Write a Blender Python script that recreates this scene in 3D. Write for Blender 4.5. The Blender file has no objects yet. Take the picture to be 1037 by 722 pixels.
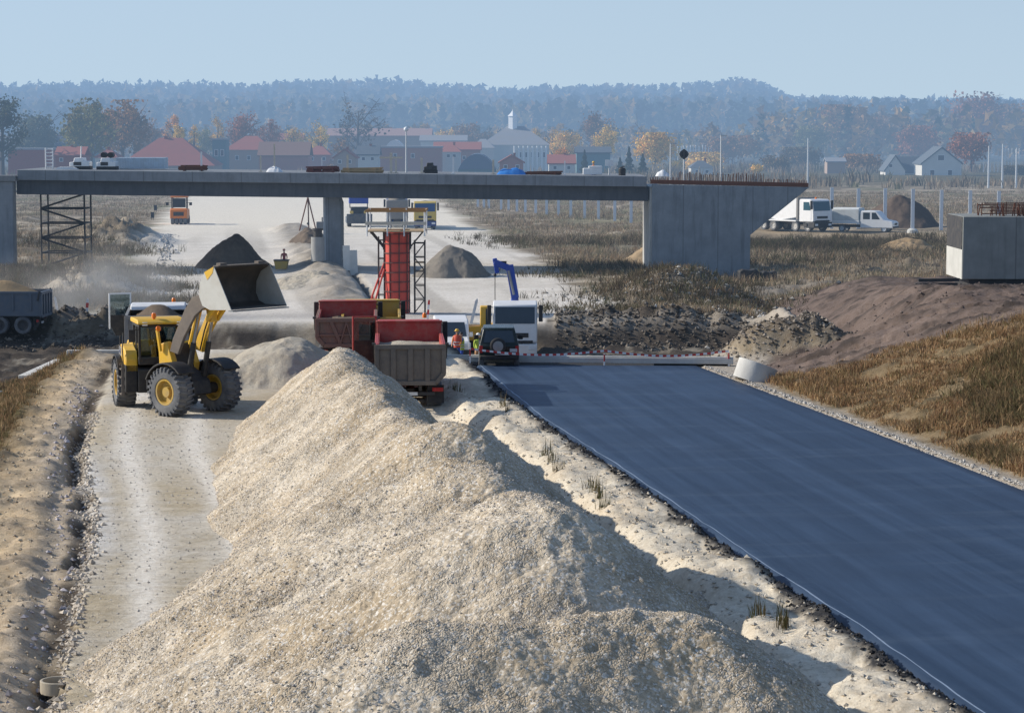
import bpy, math, random
import numpy as np
from mathutils import Vector, Matrix, Euler
random.seed(7); rng = np.random.default_rng(7)
PI = math.pi
scene = bpy.context.scene
COL = scene.collection

# ------------------------------------------------------------------ camera / survey helpers
F, W0, H0, CX, CY = 2500.0, 1037.0, 722.0, 518.5, 361.0
CAMZ = 10.0
TH = math.atan(231.0/F)
cam_d = bpy.data.cameras.new('camera'); cam = bpy.data.objects.new('camera', cam_d); COL.objects.link(cam)
cam.location = (0, 0, CAMZ); cam.rotation_euler = (PI/2-TH, 0, 0)
cam_d.sensor_width = 36; cam_d.lens = 36*F/W0; cam_d.clip_start = 1; cam_d.clip_end = 12000
scene.camera = cam

def ray(px, py):
    u = (px-CX)/F; v = (CY-py)/F
    dy = math.cos(TH)+v*math.sin(TH); dz = -math.sin(TH)+v*math.cos(TH)
    return u/dy, dz/dy
def gnd(px, py, z=0.0):            # surveyed point on a level
    a, b = ray(px, py); Y = (z-CAMZ)/b
    return Vector((a*Y, Y, z))
def dep(px, py, Y):                # surveyed point at a distance
    a, b = ray(px, py)
    return Vector((a*Y, Y, CAMZ+b*Y))

# ------------------------------------------------------------------ materials
HAZE = bpy.data.node_groups.new('painted_haze', 'ShaderNodeTree')  # distance haze painted onto surfaces as a bluish emission mix
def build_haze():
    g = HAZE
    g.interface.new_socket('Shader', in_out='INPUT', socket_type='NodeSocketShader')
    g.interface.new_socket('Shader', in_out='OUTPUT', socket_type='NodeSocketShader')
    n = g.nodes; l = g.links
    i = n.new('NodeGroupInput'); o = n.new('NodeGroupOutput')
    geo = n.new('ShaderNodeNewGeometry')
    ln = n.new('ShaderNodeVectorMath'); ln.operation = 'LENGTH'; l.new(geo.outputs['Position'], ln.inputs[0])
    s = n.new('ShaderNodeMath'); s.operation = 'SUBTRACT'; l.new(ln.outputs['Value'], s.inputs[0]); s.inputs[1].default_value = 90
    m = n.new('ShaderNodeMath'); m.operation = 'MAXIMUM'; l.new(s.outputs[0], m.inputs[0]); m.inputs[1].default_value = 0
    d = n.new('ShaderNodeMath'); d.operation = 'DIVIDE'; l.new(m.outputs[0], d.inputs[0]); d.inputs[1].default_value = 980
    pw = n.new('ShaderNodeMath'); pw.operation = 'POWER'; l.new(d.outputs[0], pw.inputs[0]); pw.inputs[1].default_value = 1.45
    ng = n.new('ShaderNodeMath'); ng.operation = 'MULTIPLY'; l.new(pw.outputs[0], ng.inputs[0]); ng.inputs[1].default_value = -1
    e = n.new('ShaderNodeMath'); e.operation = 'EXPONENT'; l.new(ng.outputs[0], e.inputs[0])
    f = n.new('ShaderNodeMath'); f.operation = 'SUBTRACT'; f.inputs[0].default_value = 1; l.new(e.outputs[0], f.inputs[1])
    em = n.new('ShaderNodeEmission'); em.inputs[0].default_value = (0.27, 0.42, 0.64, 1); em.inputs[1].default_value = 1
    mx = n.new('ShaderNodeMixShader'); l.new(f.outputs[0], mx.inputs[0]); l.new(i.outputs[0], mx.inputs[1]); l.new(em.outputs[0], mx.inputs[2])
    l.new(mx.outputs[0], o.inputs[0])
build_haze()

class NT:
    def __init__(s, name):
        s.m = bpy.data.materials.new(name); s.m.use_nodes = True
        s.t = s.m.node_tree; s.t.nodes.clear(); s.n = s.t.nodes; s.l = s.t.links
        s.m.cycles.emission_sampling = 'NONE'
    def new(s, k, **kw):
        x = s.n.new(k)
        for a, b in kw.items(): setattr(x, a, b)
        return x
    def coord(s, obj=True):
        if obj: return s.new('ShaderNodeTexCoord').outputs['Object']
        return s.new('ShaderNodeNewGeometry').outputs['Position']
    def noise(s, vec, scale, detail=5, rough=0.6):
        x = s.new('ShaderNodeTexNoise'); x.inputs['Scale'].default_value = scale; x.inputs['Detail'].default_value = detail
        x.inputs['Roughness'].default_value = rough; s.l.new(vec, x.inputs['Vector']); return x.outputs['Fac']
    def ramp(s, fac, stops):
        r = s.new('ShaderNodeValToRGB'); e = r.color_ramp.elements
        while len(e) < len(stops): e.new(0.5)
        for k, (p, c) in enumerate(stops):
            e[k].position = p; e[k].color = tuple(c)+(1,) if len(c) == 3 else c
        s.l.new(fac, r.inputs[0]); return r.outputs[0]
    def mix(s, fac, a, b, mode='MIX'):
        x = s.new('ShaderNodeMix', data_type='RGBA', blend_type=mode)
        for sock, v in ((x.inputs[0], fac), (x.inputs[6], a), (x.inputs[7], b)):
            if hasattr(v, 'is_output'): s.l.new(v, sock)
            elif isinstance(v, (int, float)): sock.default_value = v
            else: sock.default_value = tuple(v)+(1,) if len(v) == 3 else v
        return x.outputs[2]
    def math(s, op, a, b=0.0):
        x = s.new('ShaderNodeMath', operation=op)
        for sock, v in ((x.inputs[0], a), (x.inputs[1], b)):
            if hasattr(v, 'is_output'): s.l.new(v, sock)
            else: sock.default_value = v
        return x.outputs[0]
    def bump(s, h, strength, dist):
        b = s.new('ShaderNodeBump'); b.inputs['Strength'].default_value = strength; b.inputs['Distance'].default_value = dist
        s.l.new(h, b.inputs['Height']); return b.outputs[0]
    def finish(s, col, rough=0.8, metal=0.0, normal=None, spec=0.3, haze=True):
        p = s.new('ShaderNodeBsdfPrincipled')
        for sock, v in ((p.inputs['Base Color'], col), (p.inputs['Roughness'], rough)):
            if hasattr(v, 'is_output'): s.l.new(v, sock)
            elif isinstance(v, (int, float)): sock.default_value = v
            else: sock.default_value = tuple(v)+(1,)
        p.inputs['Metallic'].default_value = metal; p.inputs['Specular IOR Level'].default_value = spec
        if normal is not None: s.l.new(normal, p.inputs['Normal'])
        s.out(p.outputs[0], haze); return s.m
    def out(s, sh, haze=True):
        o = s.new('ShaderNodeOutputMaterial')
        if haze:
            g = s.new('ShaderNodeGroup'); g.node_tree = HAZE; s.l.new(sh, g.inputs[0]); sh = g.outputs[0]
        s.l.new(sh, o.inputs['Surface'])

_mc = {}
def paint(name, c, rough=0.45, metal=0.0, dirt=0.35, dirtc=(0.30, 0.26, 0.2), sc=2.5, bump=0.0, spec=0.4):
    """painted / cast surface with blotches of dust and a little wear"""
    if name in _mc: return _mc[name]
    t = NT(name); v = t.coord()
    n1 = t.noise(v, sc, 6, 0.65); n2 = t.noise(v, sc*7, 4)
    f = t.ramp(n1, [(0.40, (0, 0, 0)), (0.75, (1, 1, 1))])
    f = t.math('MULTIPLY', f, dirt)
    a = t.mix(t.math('MULTIPLY', n2, 0.5), c, tuple(x*0.72 for x in c))
    col = t.mix(f, a, dirtc)
    r = t.math('ADD', t.math('MULTIPLY', f, 0.4), rough)
    nb = t.bump(n2, bump, 0.03) if bump else None
    _mc[name] = t.finish(col, r, metal, nb, spec); return _mc[name]

def concrete(name, c, stain=0.5, panels=0.0):
    if name in _mc: return _mc[name]
    t = NT(name); v = t.coord(False)
    mp = t.new('ShaderNodeMapping'); mp.inputs['Scale'].default_value = (1, 1, 0.12); t.l.new(v, mp.inputs[0])
    n1 = t.noise(v, 0.9, 6, 0.65); n2 = t.noise(mp.outputs[0], 2.2, 5, 0.7); n3 = t.noise(v, 12, 3)
    a = t.mix(t.ramp(n1, [(0.35, (0, 0, 0)), (0.7, (1, 1, 1))]), c, tuple(x*0.74 for x in c))
    a = t.mix(t.math('MULTIPLY', t.ramp(n2, [(0.5, (0, 0, 0)), (0.72, (1, 1, 1))]), stain), a, tuple(x*0.5 for x in c))
    a = t.mix(t.math('MULTIPLY', n3, 0.3), a, tuple(x*0.7 for x in c))
    if panels:
        sx = t.new('ShaderNodeSeparateXYZ'); t.l.new(v, sx.inputs[0])
        w = t.math('PINGPONG', t.math('ADD', sx.outputs[0], sx.outputs[1]), panels)
        a = t.mix(t.math('MULTIPLY', t.math('LESS_THAN', w, 0.035), 0.55), a, tuple(x*0.35 for x in c))
    _mc[name] = t.finish(a, 0.85, 0, t.bump(n3, 0.3, 0.02), 0.2); return _mc[name]

def soil(name, c1, c2, c3, sc=1.0, bump=0.8, bd=0.12, gravel=0.0):
    if name in _mc: return _mc[name]
    t = NT(name); v = t.coord(False)
    n1 = t.noise(v, 0.35*sc, 6, 0.6); n2 = t.noise(v, 2.2*sc, 8, 0.75); n3 = t.noise(v, 14*sc, 5, 0.7)
    a = t.mix(t.ramp(n1, [(0.38, (0, 0, 0)), (0.66, (1, 1, 1))]), c1, c2)
    a = t.mix(t.math('MULTIPLY', t.ramp(n2, [(0.45, (0, 0, 0)), (0.68, (1, 1, 1))]), 0.65), a, c3)
    a = t.mix(t.math('MULTIPLY', n3, 0.5), a, tuple(x*0.6 for x in c1))
    h = t.math('ADD', t.math('MULTIPLY', n2, 0.8), t.math('MULTIPLY', n3, 0.35))
    _mc[name] = t.finish(a, 0.95, 0, t.bump(h, bump, bd), 0.1); return _mc[name]

def glass(name, c=(0.025, 0.035, 0.045), rough=0.06):
    if name in _mc: return _mc[name]
    t = NT(name); v = t.coord(); n = t.noise(v, 1.4, 3)
    col = t.mix(n, c, tuple(min(1, x*1.8) for x in c))
    _mc[name] = t.finish(col, rough, 0, None, 0.6); return _mc[name]
def clear_glass(name):
    if name in _mc: return _mc[name]
    t = NT(name)
    tr = t.new('ShaderNodeBsdfTransparent'); tr.inputs[0].default_value = (0.62, 0.72, 0.74, 1)
    gl = t.new('ShaderNodeBsdfGlossy'); gl.inputs[1].default_value = 0.04
    fr = t.new('ShaderNodeFresnel'); fr.inputs[0].default_value = 1.5
    mx = t.new('ShaderNodeMixShader'); t.l.new(fr.outputs[0], mx.inputs[0]); t.l.new(tr.outputs[0], mx.inputs[1]); t.l.new(gl.outputs[0], mx.inputs[2])
    t.out(mx.outputs[0], False); _mc[name] = t.m; return t.m
def vcol(name, rough=0.9, nsc=6.0, var=0.5, bump=0.0, bd=0.05, transl=0.0):
    """surface whose zones of material are stored per vertex"""
    if name in _mc: return _mc[name]
    t = NT(name); v = t.coord(False)
    a = t.new('ShaderNodeVertexColor', layer_name='Col').outputs[0]
    n = t.noise(v, nsc, 5, 0.7)
    col = t.mix(t.math('MULTIPLY', n, var), a, t.mix(1.0, a, (0.45, 0.42, 0.4), 'MULTIPLY'))
    nb = t.bump(n, bump, bd) if bump else None
    if transl:
        d = t.new('ShaderNodeBsdfDiffuse'); t.l.new(col, d.inputs[0])
        tl = t.new('ShaderNodeBsdfTranslucent'); t.l.new(col, tl.inputs[0])
        mx = t.new('ShaderNodeMixShader'); mx.inputs[0].default_value = transl
        t.l.new(d.outputs[0], mx.inputs[1]); t.l.new(tl.outputs[0], mx.inputs[2]); t.out(mx.outputs[0]); _mc[name] = t.m
    else: _mc[name] = t.finish(col, rough, 0, nb, 0.1)
    return _mc[name]

# ------------------------------------------------------------------ mesh builder
def frame_z(d):
    d = Vector(d).normalized(); up = Vector((0, 0, 1)) if abs(d.z) < 0.95 else Vector((1, 0, 0))
    x = up.cross(d).normalized(); y = d.cross(x); return x, y
class MB:
    def __init__(s): s.v = []; s.f = []; s.M = None; s.smooth = False; s.ci = []
    def add(s, vs, fs):
        o = len(s.v)
        for p in vs:
            p = Vector(p)
            s.v.append(tuple(s.M @ p) if s.M else tuple(p))
        s.f += [tuple(i+o for i in f) for f in fs]; return s
    def box(s, c, d, rot=None):
        x, y, z = d[0]/2, d[1]/2, d[2]/2
        vs = [Vector((sx*x, sy*y, sz*z)) for sz in (-1, 1) for sy in (-1, 1) for sx in (-1, 1)]
        if rot is not None:
            R = Euler(rot).to_matrix(); vs = [R @ q for q in vs]
        vs = [q+Vector(c) for q in vs]
        return s.add(vs, [(0, 2, 3, 1), (4, 5, 7, 6), (0, 1, 5, 4), (2, 6, 7, 3), (0, 4, 6, 2), (1, 3, 7, 5)])
    def bb(s, x0, x1, y0, y1, z0, z1): return s.box(((x0+x1)/2, (y0+y1)/2, (z0+z1)/2), (abs(x1-x0), abs(y1-y0), abs(z1-z0)))
    def tube(s, p, q, r0, r1=None, n=10, caps=True):
        p = Vector(p); q = Vector(q); r1 = r0 if r1 is None else r1
        if (q-p).length < 1e-6: return s
        x, y = frame_z(q-p); vs = []
        for c, r in ((p, r0), (q, r1)):
            for k in range(n):
                a = 2*PI*k/n; vs.append(c+x*(r*math.cos(a))+y*(r*math.sin(a)))
        fs = [(k, (k+1) % n, n+(k+1) % n, n+k) for k in range(n)]
        if caps: fs += [tuple(range(n-1, -1, -1)), tuple(range(n, 2*n))]
        return s.add(vs, fs)
    def bar(s, p, q, w, h=None):
        p = Vector(p); q = Vector(q); h = h or w
        x, y = frame_z(q-p); x = x*w/2; y = y*h/2
        vs = [p-x-y, p+x-y, p+x+y, p-x+y, q-x-y, q+x-y, q+x+y, q-x+y]
        return s.add(vs, [(3, 2, 1, 0), (4, 5, 6, 7), (0, 1, 5, 4), (1, 2, 6, 5), (2, 3, 7, 6), (3, 0, 4, 7)])
    def path(s, pts, r, n=8):
        for a, b in zip(pts, pts[1:]): s.tube(a, b, r, r, n)
        return s
    def prism(s, prof, a0, a1, axis='y'):
        """extrude an (x,z) profile along y, or a (y,z) profile along x, or (x,y) along z"""
        n = len(prof)
        def pt(p, a): return {'y': (p[0], a, p[1]), 'x': (a, p[0], p[1]), 'z': (p[0], p[1], a)}[axis]
        vs = [pt(p, a0) for p in prof]+[pt(p, a1) for p in prof]
        fs = [(k, (k+1) % n, n+(k+1) % n, n+k) for k in range(n)]+[tuple(range(n-1, -1, -1)), tuple(range(n, 2*n))]
        return s.add(vs, fs)
    def lathe(s, prof, c, axis, n=28, caps=True):
        """revolve (radius, offset) pairs about an axis through c"""
        c = Vector(c); ax = Vector(axis).normalized(); x, y = frame_z(ax); vs = []
        for r, o in prof:
            for k in range(n):
                a = 2*PI*k/n; vs.append(c+ax*o+x*(r*math.cos(a))+y*(r*math.sin(a)))
        m = len(prof); fs = []
        for i in range(m-1):
            for k in range(n): fs.append((i*n+k, i*n+(k+1) % n, (i+1)*n+(k+1) % n, (i+1)*n+k))
        if caps and prof[0][0] > 1e-6: fs.append(tuple(range(n-1, -1, -1)))
        if caps and prof[-1][0] > 1e-6: fs.append(tuple(range((m-1)*n, m*n)))
        return s.add(vs, fs)
    def ball(s, c, r, nu=12, nv=8, zmin=-1.0):
        c = Vector(c); r = Vector(r) if not isinstance(r, (int, float)) else Vector((r, r, r)); vs = []; fs = []
        for j in range(nv+1):
            t = math.asin(max(-1, min(1, zmin+(1-zmin)*j/nv)))
            for k in range(nu):
                a = 2*PI*k/nu; vs.append(c+Vector((r.x*math.cos(t)*math.cos(a), r.y*math.cos(t)*math.sin(a), r.z*math.sin(t))))
        for j in range(nv):
            for k in range(nu): fs.append((j*nu+k, j*nu+(k+1) % nu, (j+1)*nu+(k+1) % nu, (j+1)*nu+k))
        return s.add(vs, fs)
    def build(s, name, m, parent=None, bev=0.0, smooth=None, label=None):
        me = bpy.data.meshes.new(name); me.from_pydata(s.v, [], s.f); me.validate()
        import bmesh
        b = bmesh.new(); b.from_mesh(me); bmesh.ops.recalc_face_normals(b, faces=b.faces); b.to_mesh(me); b.free()
        o = bpy.data.objects.new(name, me); COL.objects.link(o); me.materials.append(m)
        if smooth is None: smooth = True
        if smooth:
            me.polygons.foreach_set('use_smooth', [True]*len(me.polygons)); me.set_sharp_from_angle(angle=0.62)
        if bev:
            bm_ = o.modifiers.new('bevel', 'BEVEL'); bm_.width = bev; bm_.segments = 2; bm_.limit_method = 'ANGLE'; bm_.angle_limit = 0.7
            bm_.harden_normals = False
        if parent: o.parent = parent
        if label: o['label'] = label
        return o
def thing(name, label, cat, loc=(0, 0, 0), rz=0.0, group=None):
    o = bpy.data.objects.new(name, None); COL.objects.link(o); o.location = loc; o.rotation_euler = (0, 0, rz); o.empty_display_size = 0.3
    o['label'] = label; o['category'] = cat
    if group: o['group'] = group
    return o
def tag(o, label=None, cat=None, group=None, kind=None):
    if label: o['label'] = label
    if cat: o['category'] = cat
    if group: o['group'] = group
    if kind: o['kind'] = kind
    return o
def kids(o, _cache={}): return [c for c in COL.objects if c.parent == o]
def copy_tree(o, loc, rz=None, label=None, scale=None):
    r = o.copy(); COL.objects.link(r); r.location = loc
    if rz is not None: r.rotation_euler = (0, 0, rz)
    if label: r['label'] = label
    if scale is not None: r.scale = scale if not isinstance(scale, (int, float)) else (scale,)*3
    for ch in list(o.children):
        c = ch.copy(); COL.objects.link(c); c.parent = r
        for g in list(ch.children):
            d = g.copy(); COL.objects.link(d); d.parent = c
    return r
def raw(name, V, Fc, m, col=None, parent=None, smooth=True):
    """big numpy mesh: V (n,3), Fc (m,k)"""
    me = bpy.data.meshes.new(name); n, k = len(V), Fc.shape[1]
    me.vertices.add(n); me.vertices.foreach_set('co', np.asarray(V, np.float32).ravel())
    me.loops.add(Fc.size); me.loops.foreach_set('vertex_index', np.asarray(Fc, np.int32).ravel())
    me.polygons.add(len(Fc)); me.polygons.foreach_set('loop_start', np.arange(0, Fc.size, k, dtype=np.int32))
    me.polygons.foreach_set('use_smooth', np.full(len(Fc), smooth))
    me.update(calc_edges=True)
    if col is not None:
        a = me.color_attributes.new('Col', 'FLOAT_COLOR', 'POINT')
        c = np.ones((n, 4), np.float32); c[:, :3] = col; a.data.foreach_set('color', c.ravel())
    me.materials.append(m)
    o = bpy.data.objects.new(name, me); COL.objects.link(o)
    if parent: o.parent = parent
    return o

# ------------------------------------------------------------------ numpy noise
class VN:
    def __init__(s, seed): s.t = np.random.default_rng(seed).random((256, 256))
    def __call__(s, x, y):
        xi = np.floor(x).astype(int); yi = np.floor(y).astype(int); fx = x-xi; fy = y-yi
        fx = fx*fx*(3-2*fx); fy = fy*fy*(3-2*fy); t = s.t
        a = t[xi & 255, yi & 255]; b = t[(xi+1) & 255, yi & 255]; c = t[xi & 255, (yi+1) & 255]; d = t[(xi+1) & 255, (yi+1) & 255]
        return (a*(1-fx)+b*fx)*(1-fy)+(c*(1-fx)+d*fx)*fy-0.5
_v = [VN(k) for k in range(6)]
def fbm(x, y, f=1.0, o=5, g=0.5, k=0):
    r = 0; a = 1.0
    for i in range(o):
        r = r+a*_v[(i+k) % 6](x*f+17.3*i, y*f-9.1*i); f *= 2.03; a *= g
    return r
def sm(a, b, x):
    t = np.clip((x-a)/(b-a), 0, 1); return t*t*(3-2*t)
def ip(pts, z=0.0):
    """edge line of the place as X(Y), from surveyed image points on level z"""
    w = sorted([(gnd(px, py, z).y, gnd(px, py, z).x) for px, py in pts])
    ys = np.array([a for a, b in w]); xs = np.array([b for a, b in w])
    s0 = (xs[1]-xs[0])/(ys[1]-ys[0]); s1 = (xs[-1]-xs[-2])/(ys[-1]-ys[-2])
    def fn(Y):
        Y = np.asarray(Y, float); r = np.interp(Y, ys, xs)
        r = np.where(Y < ys[0], xs[0]+s0*(Y-ys[0]), r); return np.where(Y > ys[-1], xs[-1]+s1*(Y-ys[-1]), r)
    return fn
cl = ip([(492, 376), (547, 421.7), (628, 473.8), (700, 522), (766, 567), (875, 638), (988, 719)])     # asphalt, left edge
cr = ip([(748, 386), (884, 437), (1037, 496)])                                                        # asphalt, right edge
hx = ip([(66, 700), (84, 600), (97, 545), (95, 505), (84, 455), (98, 415), (112, 380), (120, 365)])    # haul road, left edge
dl = ip([(-40, 640), (0, 500), (36, 431), (58, 386), (90, 363)])                                        # edge of the left ditch
FZ = -1.15
fl = ip([(150, 312), (163, 250), (172, 228), (195, 200)], FZ)     # far road, left edge
fr = ip([(612, 325), (535, 272), (470, 230), (430, 205)], FZ)     # far road, right edge
md = ip([(350, 312), (318, 262), (294, 230)], FZ)                 # far road, median
# ------------------------------------------------------------------ terrain
def lerp(a, b, t): return a+(b-a)*t
FOOT_Y = np.array([0, 97, 104, 118, 132, 150, 175]); FOOT_O = np.array([0.9, 0.9, 2.4, 10.0, 12.6, 16.0, 20.0])
def foot(Y): return cr(Y)+np.interp(Y, FOOT_Y, FOOT_O)
def plateau(Y): return np.interp(Y, [0, 60, 90, 112, 128, 145, 160, 172], [3.4, 3.4, 3.05, 2.8, 1.86, 0.75, 0.4, -1.1])
def tz(X, Y, parts=False):
    X = np.asarray(X, float); Y = np.asarray(Y, float)
    L = cl(Y); R = cr(Y); t = X-L
    rough = fbm(X, Y, 0.9, 6, 0.55); fine = fbm(X, Y, 3.1, 4, 0.55, 2)
    # --- near level
    z = np.full(X.shape, -0.06)+0.018*fine
    berm = sm(-2.9, -2.2, t)*(1-sm(-0.45, -0.15, t))
    scoop = _v[1](Y*0.55, t*0.25)
    z = z+berm*(0.20+0.55*scoop*sm(-3, -1.6, t)*(1-sm(-0.9, -0.2, t))+0.18*rough+0.1*fine)
    trough = sm(-6.5, -4.0, t)*(1-sm(-3.2, -1.9, t)); near = (1-sm(86, 92, Y))
    z = z-trough*near*(0.55+0.3*rough)
    z = np.where((t > -0.25) & (X < R+0.3), -0.14, z)
    # haul road and rough ground on the left
    hp = X-hx(Y); wob = 0.16*_v[3](Y*0.8, Y*0.05)+0.10*_v[1](Y*3.1, Y*0.3)
    z = z+sm(-1.2, -0.3, hp)*0+(1-sm(-1.4, -0.5, hp+wob))*(0.10+0.20*rough+0.12*fine)
    hq_ = hp+wob+0.16*fbm(X*.3, Y, 1.1, 2, .6, 1); tr = sm(-0.70, -0.36, hq_)*(1-sm(-0.13, -0.03, hq_))*(0.35+0.65*sm(-.28, .05, _v[0](Y*.45, Y*0+1))); z = z-0.30*tr*(0.5+0.5*sm(-0.15, 0.1, _v[2](Y*0.35, 0*Y+3.3)))*(1-sm(84, 92, Y))
    dd = X-dl(Y)
    z = z-0.12*np.exp(-((dd-1.6+wob)/0.3)**2)
    z = z-1.7*(1-sm(-4.0, -0.2, dd))+(1-sm(-1, 0.5, dd))*0.22*rough
    # right bank
    w = np.interp(Y, [60, 97, 118, 132, 160], [13, 10.5, 6.0, 6, 8]); f0 = foot(Y)
    u = sm(0, 1, (X-f0)/w)
    bank = lerp(-0.1-1.9*sm(106, 115, Y), plateau(Y), np.clip(0.55*np.clip((X-f0)/w, 0, 1)+0.45*u, 0, 1))
    bank = bank+np.where(X > f0, (0.15*rough+0.14*fine)*sm(0, 1.5, X-f0), 0)
    mq = dep(800, 350, 109.5); mr_ = np.sqrt(((X-mq.x+.10*(Y-109))/3.9)**2+((Y-mq.y)/3.4)**2)+.22*fbm(X, Y, .5, 3); wedge = 1-sm(.25, 1.0, mr_)
    rill = np.exp(-((_v[4](X*0.22+Y*0.35, Y*0.05-X*0.05))/0.06)**2)*0.45*sm(93, 98, Y)*sm(0.5, 2, X-f0)+.16*sm(95, 100, Y)*np.exp(-(_v[1](Y*0.75+X*0.22, X*0.07)/.10)**2)*sm(.5, 2, X-f0)+.07*sm(95, 100, Y)*_v[3](Y*2.1+X*.6, X*.15)
    inb = X > f0
    # --- gap in the road works (stream crossing)
    rim = 109.3+0.9*_v[0](X*0.4, X*0+2)+3.0*sm(-1, -4, t) if False else 109.3+0.9*_v[0](X*0.4, X*0+2)+3.0*(1-sm(-5, -2, t))
    far = 142.5+2.2*_v[5](X*0.25, X*0+7)
    gap = sm(0, 2.2, Y-rim)*(1-sm(-3.6, 0, Y-far))*(1-sm(-2.6, -0.2, X-f0))
    # --- far level
    roadz = FZ
    lX, rX = fl(Y), fr(Y); off = np.maximum(lX-X, X-rX)
    off2 = sm(1.5, 17.0, off)*(1-0.5*sm(280, 420, Y))
    lump = fbm(X, Y, 0.22, 6, 0.55, 1)
    zf = roadz+off2*(0.1+1.7*lump*(1-0.6*sm(230, 300, Y)))*np.where(X > rX, sm(3, 26, off)*.6+.12*rough, 1)+0.03*fine+off2*.15*rough
    m = np.exp(-((X-md(Y))/2.0)**2)*(1-sm(262, 290, Y))*sm(150, 160, Y)
    zf = zf+m*(0.35+0.9*np.maximum(0, lump+0.25)+0.2*rough)
    mt = np.exp(-((X-md(Y)-2.2)/0.35)**2)*(1-sm(270, 290, Y))*sm(146, 150, Y); zf = zf-0.45*mt
    zf = zf+sm(7, 14, X-rX)*(1-sm(215, 236, Y))*(-0.7+0.5*lump)        # low scrub ground on the right
    hm = dep(690, 300, 166); q = np.sqrt(((X-hm.x)/6.5)**2+((Y-hm.y)/9)**2); zf = zf+(1-sm(0, 1, q))*(1.7+1.0*rough)
    hm2 = dep(820, 318, 150); q = np.sqrt(((X-hm2.x)/5)**2+((Y-hm2.y)/5)**2); zf = zf+(1-sm(0, 1, q))*(0.9+1.0*rough)
    hm3 = dep(118, 250, 240); q = np.sqrt(((X-hm3.x)/7)**2+((Y-hm3.y)/14)**2); zf = zf+(1-sm(0, 1, q))*(2.0+1.4*rough)
    hm4 = dep(92, 285, 170); q = np.sqrt(((X-hm4.x)/5)**2+((Y-hm4.y)/12)**2); zf = zf+(1-sm(0, 1, q))*(1.3+1.4*rough)
    ter = sm(236, 243, Y+0.55*(X-33))*sm(14, 22, X); zf = lerp(zf, -0.35+0.15*lump, ter)   # terrace with the fence posts
    bankrim = np.exp(-((Y-far-0.6)/2.6)**2); zf = zf+bankrim*np.where((X > 2.5) | (X < -21), 0.45+0.9*rough, 0.05)
    zf = zf-0.9*sm(420, 900, Y)
    hill = sm(1050, 1750, Y)*(22+9*_v[0](X*0.004+3, Y*0.0+1.2)+8*_v[2](X*0.011, Y*0))*(1-.62*sm(.092, .118, X/np.maximum(Y,1)))
    zf = zf+hill
    zn = np.where(inb, bank-rill, z)
    zz = lerp(zn, zf, sm(-3, 0, Y-far))
    gz = -2.35+0.4*rough
    zz = np.where(inb, np.where(Y > 128, lerp(bank-rill, np.maximum(bank-rill, zf), sm(150, 165, Y)), zz), lerp(zz, np.minimum(zz, gz), gap))
    zz = np.maximum(zz, lerp(zz, 1.55+0.5*rough+.25*fine-.5*np.exp(-(_v[2](X*1.1, Y*.15)/.09)**2)*sm(.3, .8, mr_), wedge))
    bankside = inb & (Y < 165)
    zz = np.where(bankside & (Y > 100), np.maximum(zz, bank-rill), zz)
    if not parts: return zz
    # --- albedo zones
    def C(*c): return np.array(c)
    n1 = np.clip(0.5+1.1*fbm(X, Y, 0.35, 5, 0.6, 3), 0, 1)[:, None]; n2 = np.clip(0.5+1.3*fine, 0, 1)[:, None]
    nr = np.clip(0.5+1.2*rough, 0, 1)[:, None]
    def W(a): return np.clip(a, 0, 1)[:, None]
    haul = lerp(C(.62, .575, .49), C(.54, .465, .34), n1); haul = lerp(haul, C(.70, .68, .64), W(sm(0.1, 0.3, _v[2](hp*0.45, Y*0.03))))
    streak = np.clip(0.5+1.6*fbm(hp*0.3, Y*3.3, 1.0, 4, 0.6, 2), 0, 1)[:, None]
    haul = lerp(haul, C(.50, .41, .26), streak*n1*0.55*W(1-sm(66, 78, Y)))
    haul = lerp(haul, C(.17, .16, .15), streak**3*0.15*W(1-sm(66, 78, Y)))
    tyre = np.exp(-((hp-1.3+0.3*_v[1](Y*0.2, Y*0))/0.42)**2)+np.exp(-((hp-3.5+0.3*_v[1](Y*0.2, Y*0+5))/0.42)**2)
    haul = lerp(haul, C(.86, .815, .73), W(tyre*0.85))
    col = haul
    left = lerp(C(.74, .58, .38), C(.60, .46, .29), n1); left = lerp(left, C(.25, .21, .17), nr**2*0.6)
    left = lerp(left, C(.52, .47, .40), W(np.exp(-((hp+1.0)/0.5)**2)*0.5))
    col = lerp(col, left, W(1-sm(-0.6, -0.2, hp+wob)))
    col = lerp(col, C(.11, .09, .07), W(tr*1.2))
    dg = lerp(C(.16, .11, .055), C(.09, .075, .04), nr); col = lerp(col, dg, W((1-sm(-1.0, 0.3, dd))))
    sand = lerp(C(.86, .78, .63), C(.76, .66, .51), n1); sand = lerp(sand, C(.42, .36, .28), nr*0.35)
    col = lerp(col, sand, W(sm(-6, -4, t)))
    col = lerp(col, C(.06, .06, .062), W(sm(-0.95, -0.55, t+0.5*fine+.2*rough)))
    # right bank
    b = lerp(C(.40, .30, .18), C(.27, .20, .115), n1); b = lerp(b, C(.07, .06, .035), nr**2*0.8)
    so = lerp(C(.215, .165, .14), C(.155, .117, .098), n1); so = lerp(so, C(.075, .06, .052), nr**3)
    edge = X-f0
    bd = lerp(b, so, W(sm(92, 97, Y+0.35*(X-f0)-3+3*rough)))
    bd = lerp(C(.47, .42, .35), bd, W(sm(-0.5, 0.5, edge+0.5*fine)))
    col = np.where(inb[:, None] | (X > R)[:, None], bd, col)
    # gap + far
    dk = lerp(C(.12, .10, .08), C(.06, .05, .042), nr); dk = lerp(dk, C(.40, .36, .29), W(sm(0.62, 0.9, n1[:, 0])*0.8)*n2)
    tanb = lerp(C(.30, .265, .21), C(.2, .175, .14), nr)
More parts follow.
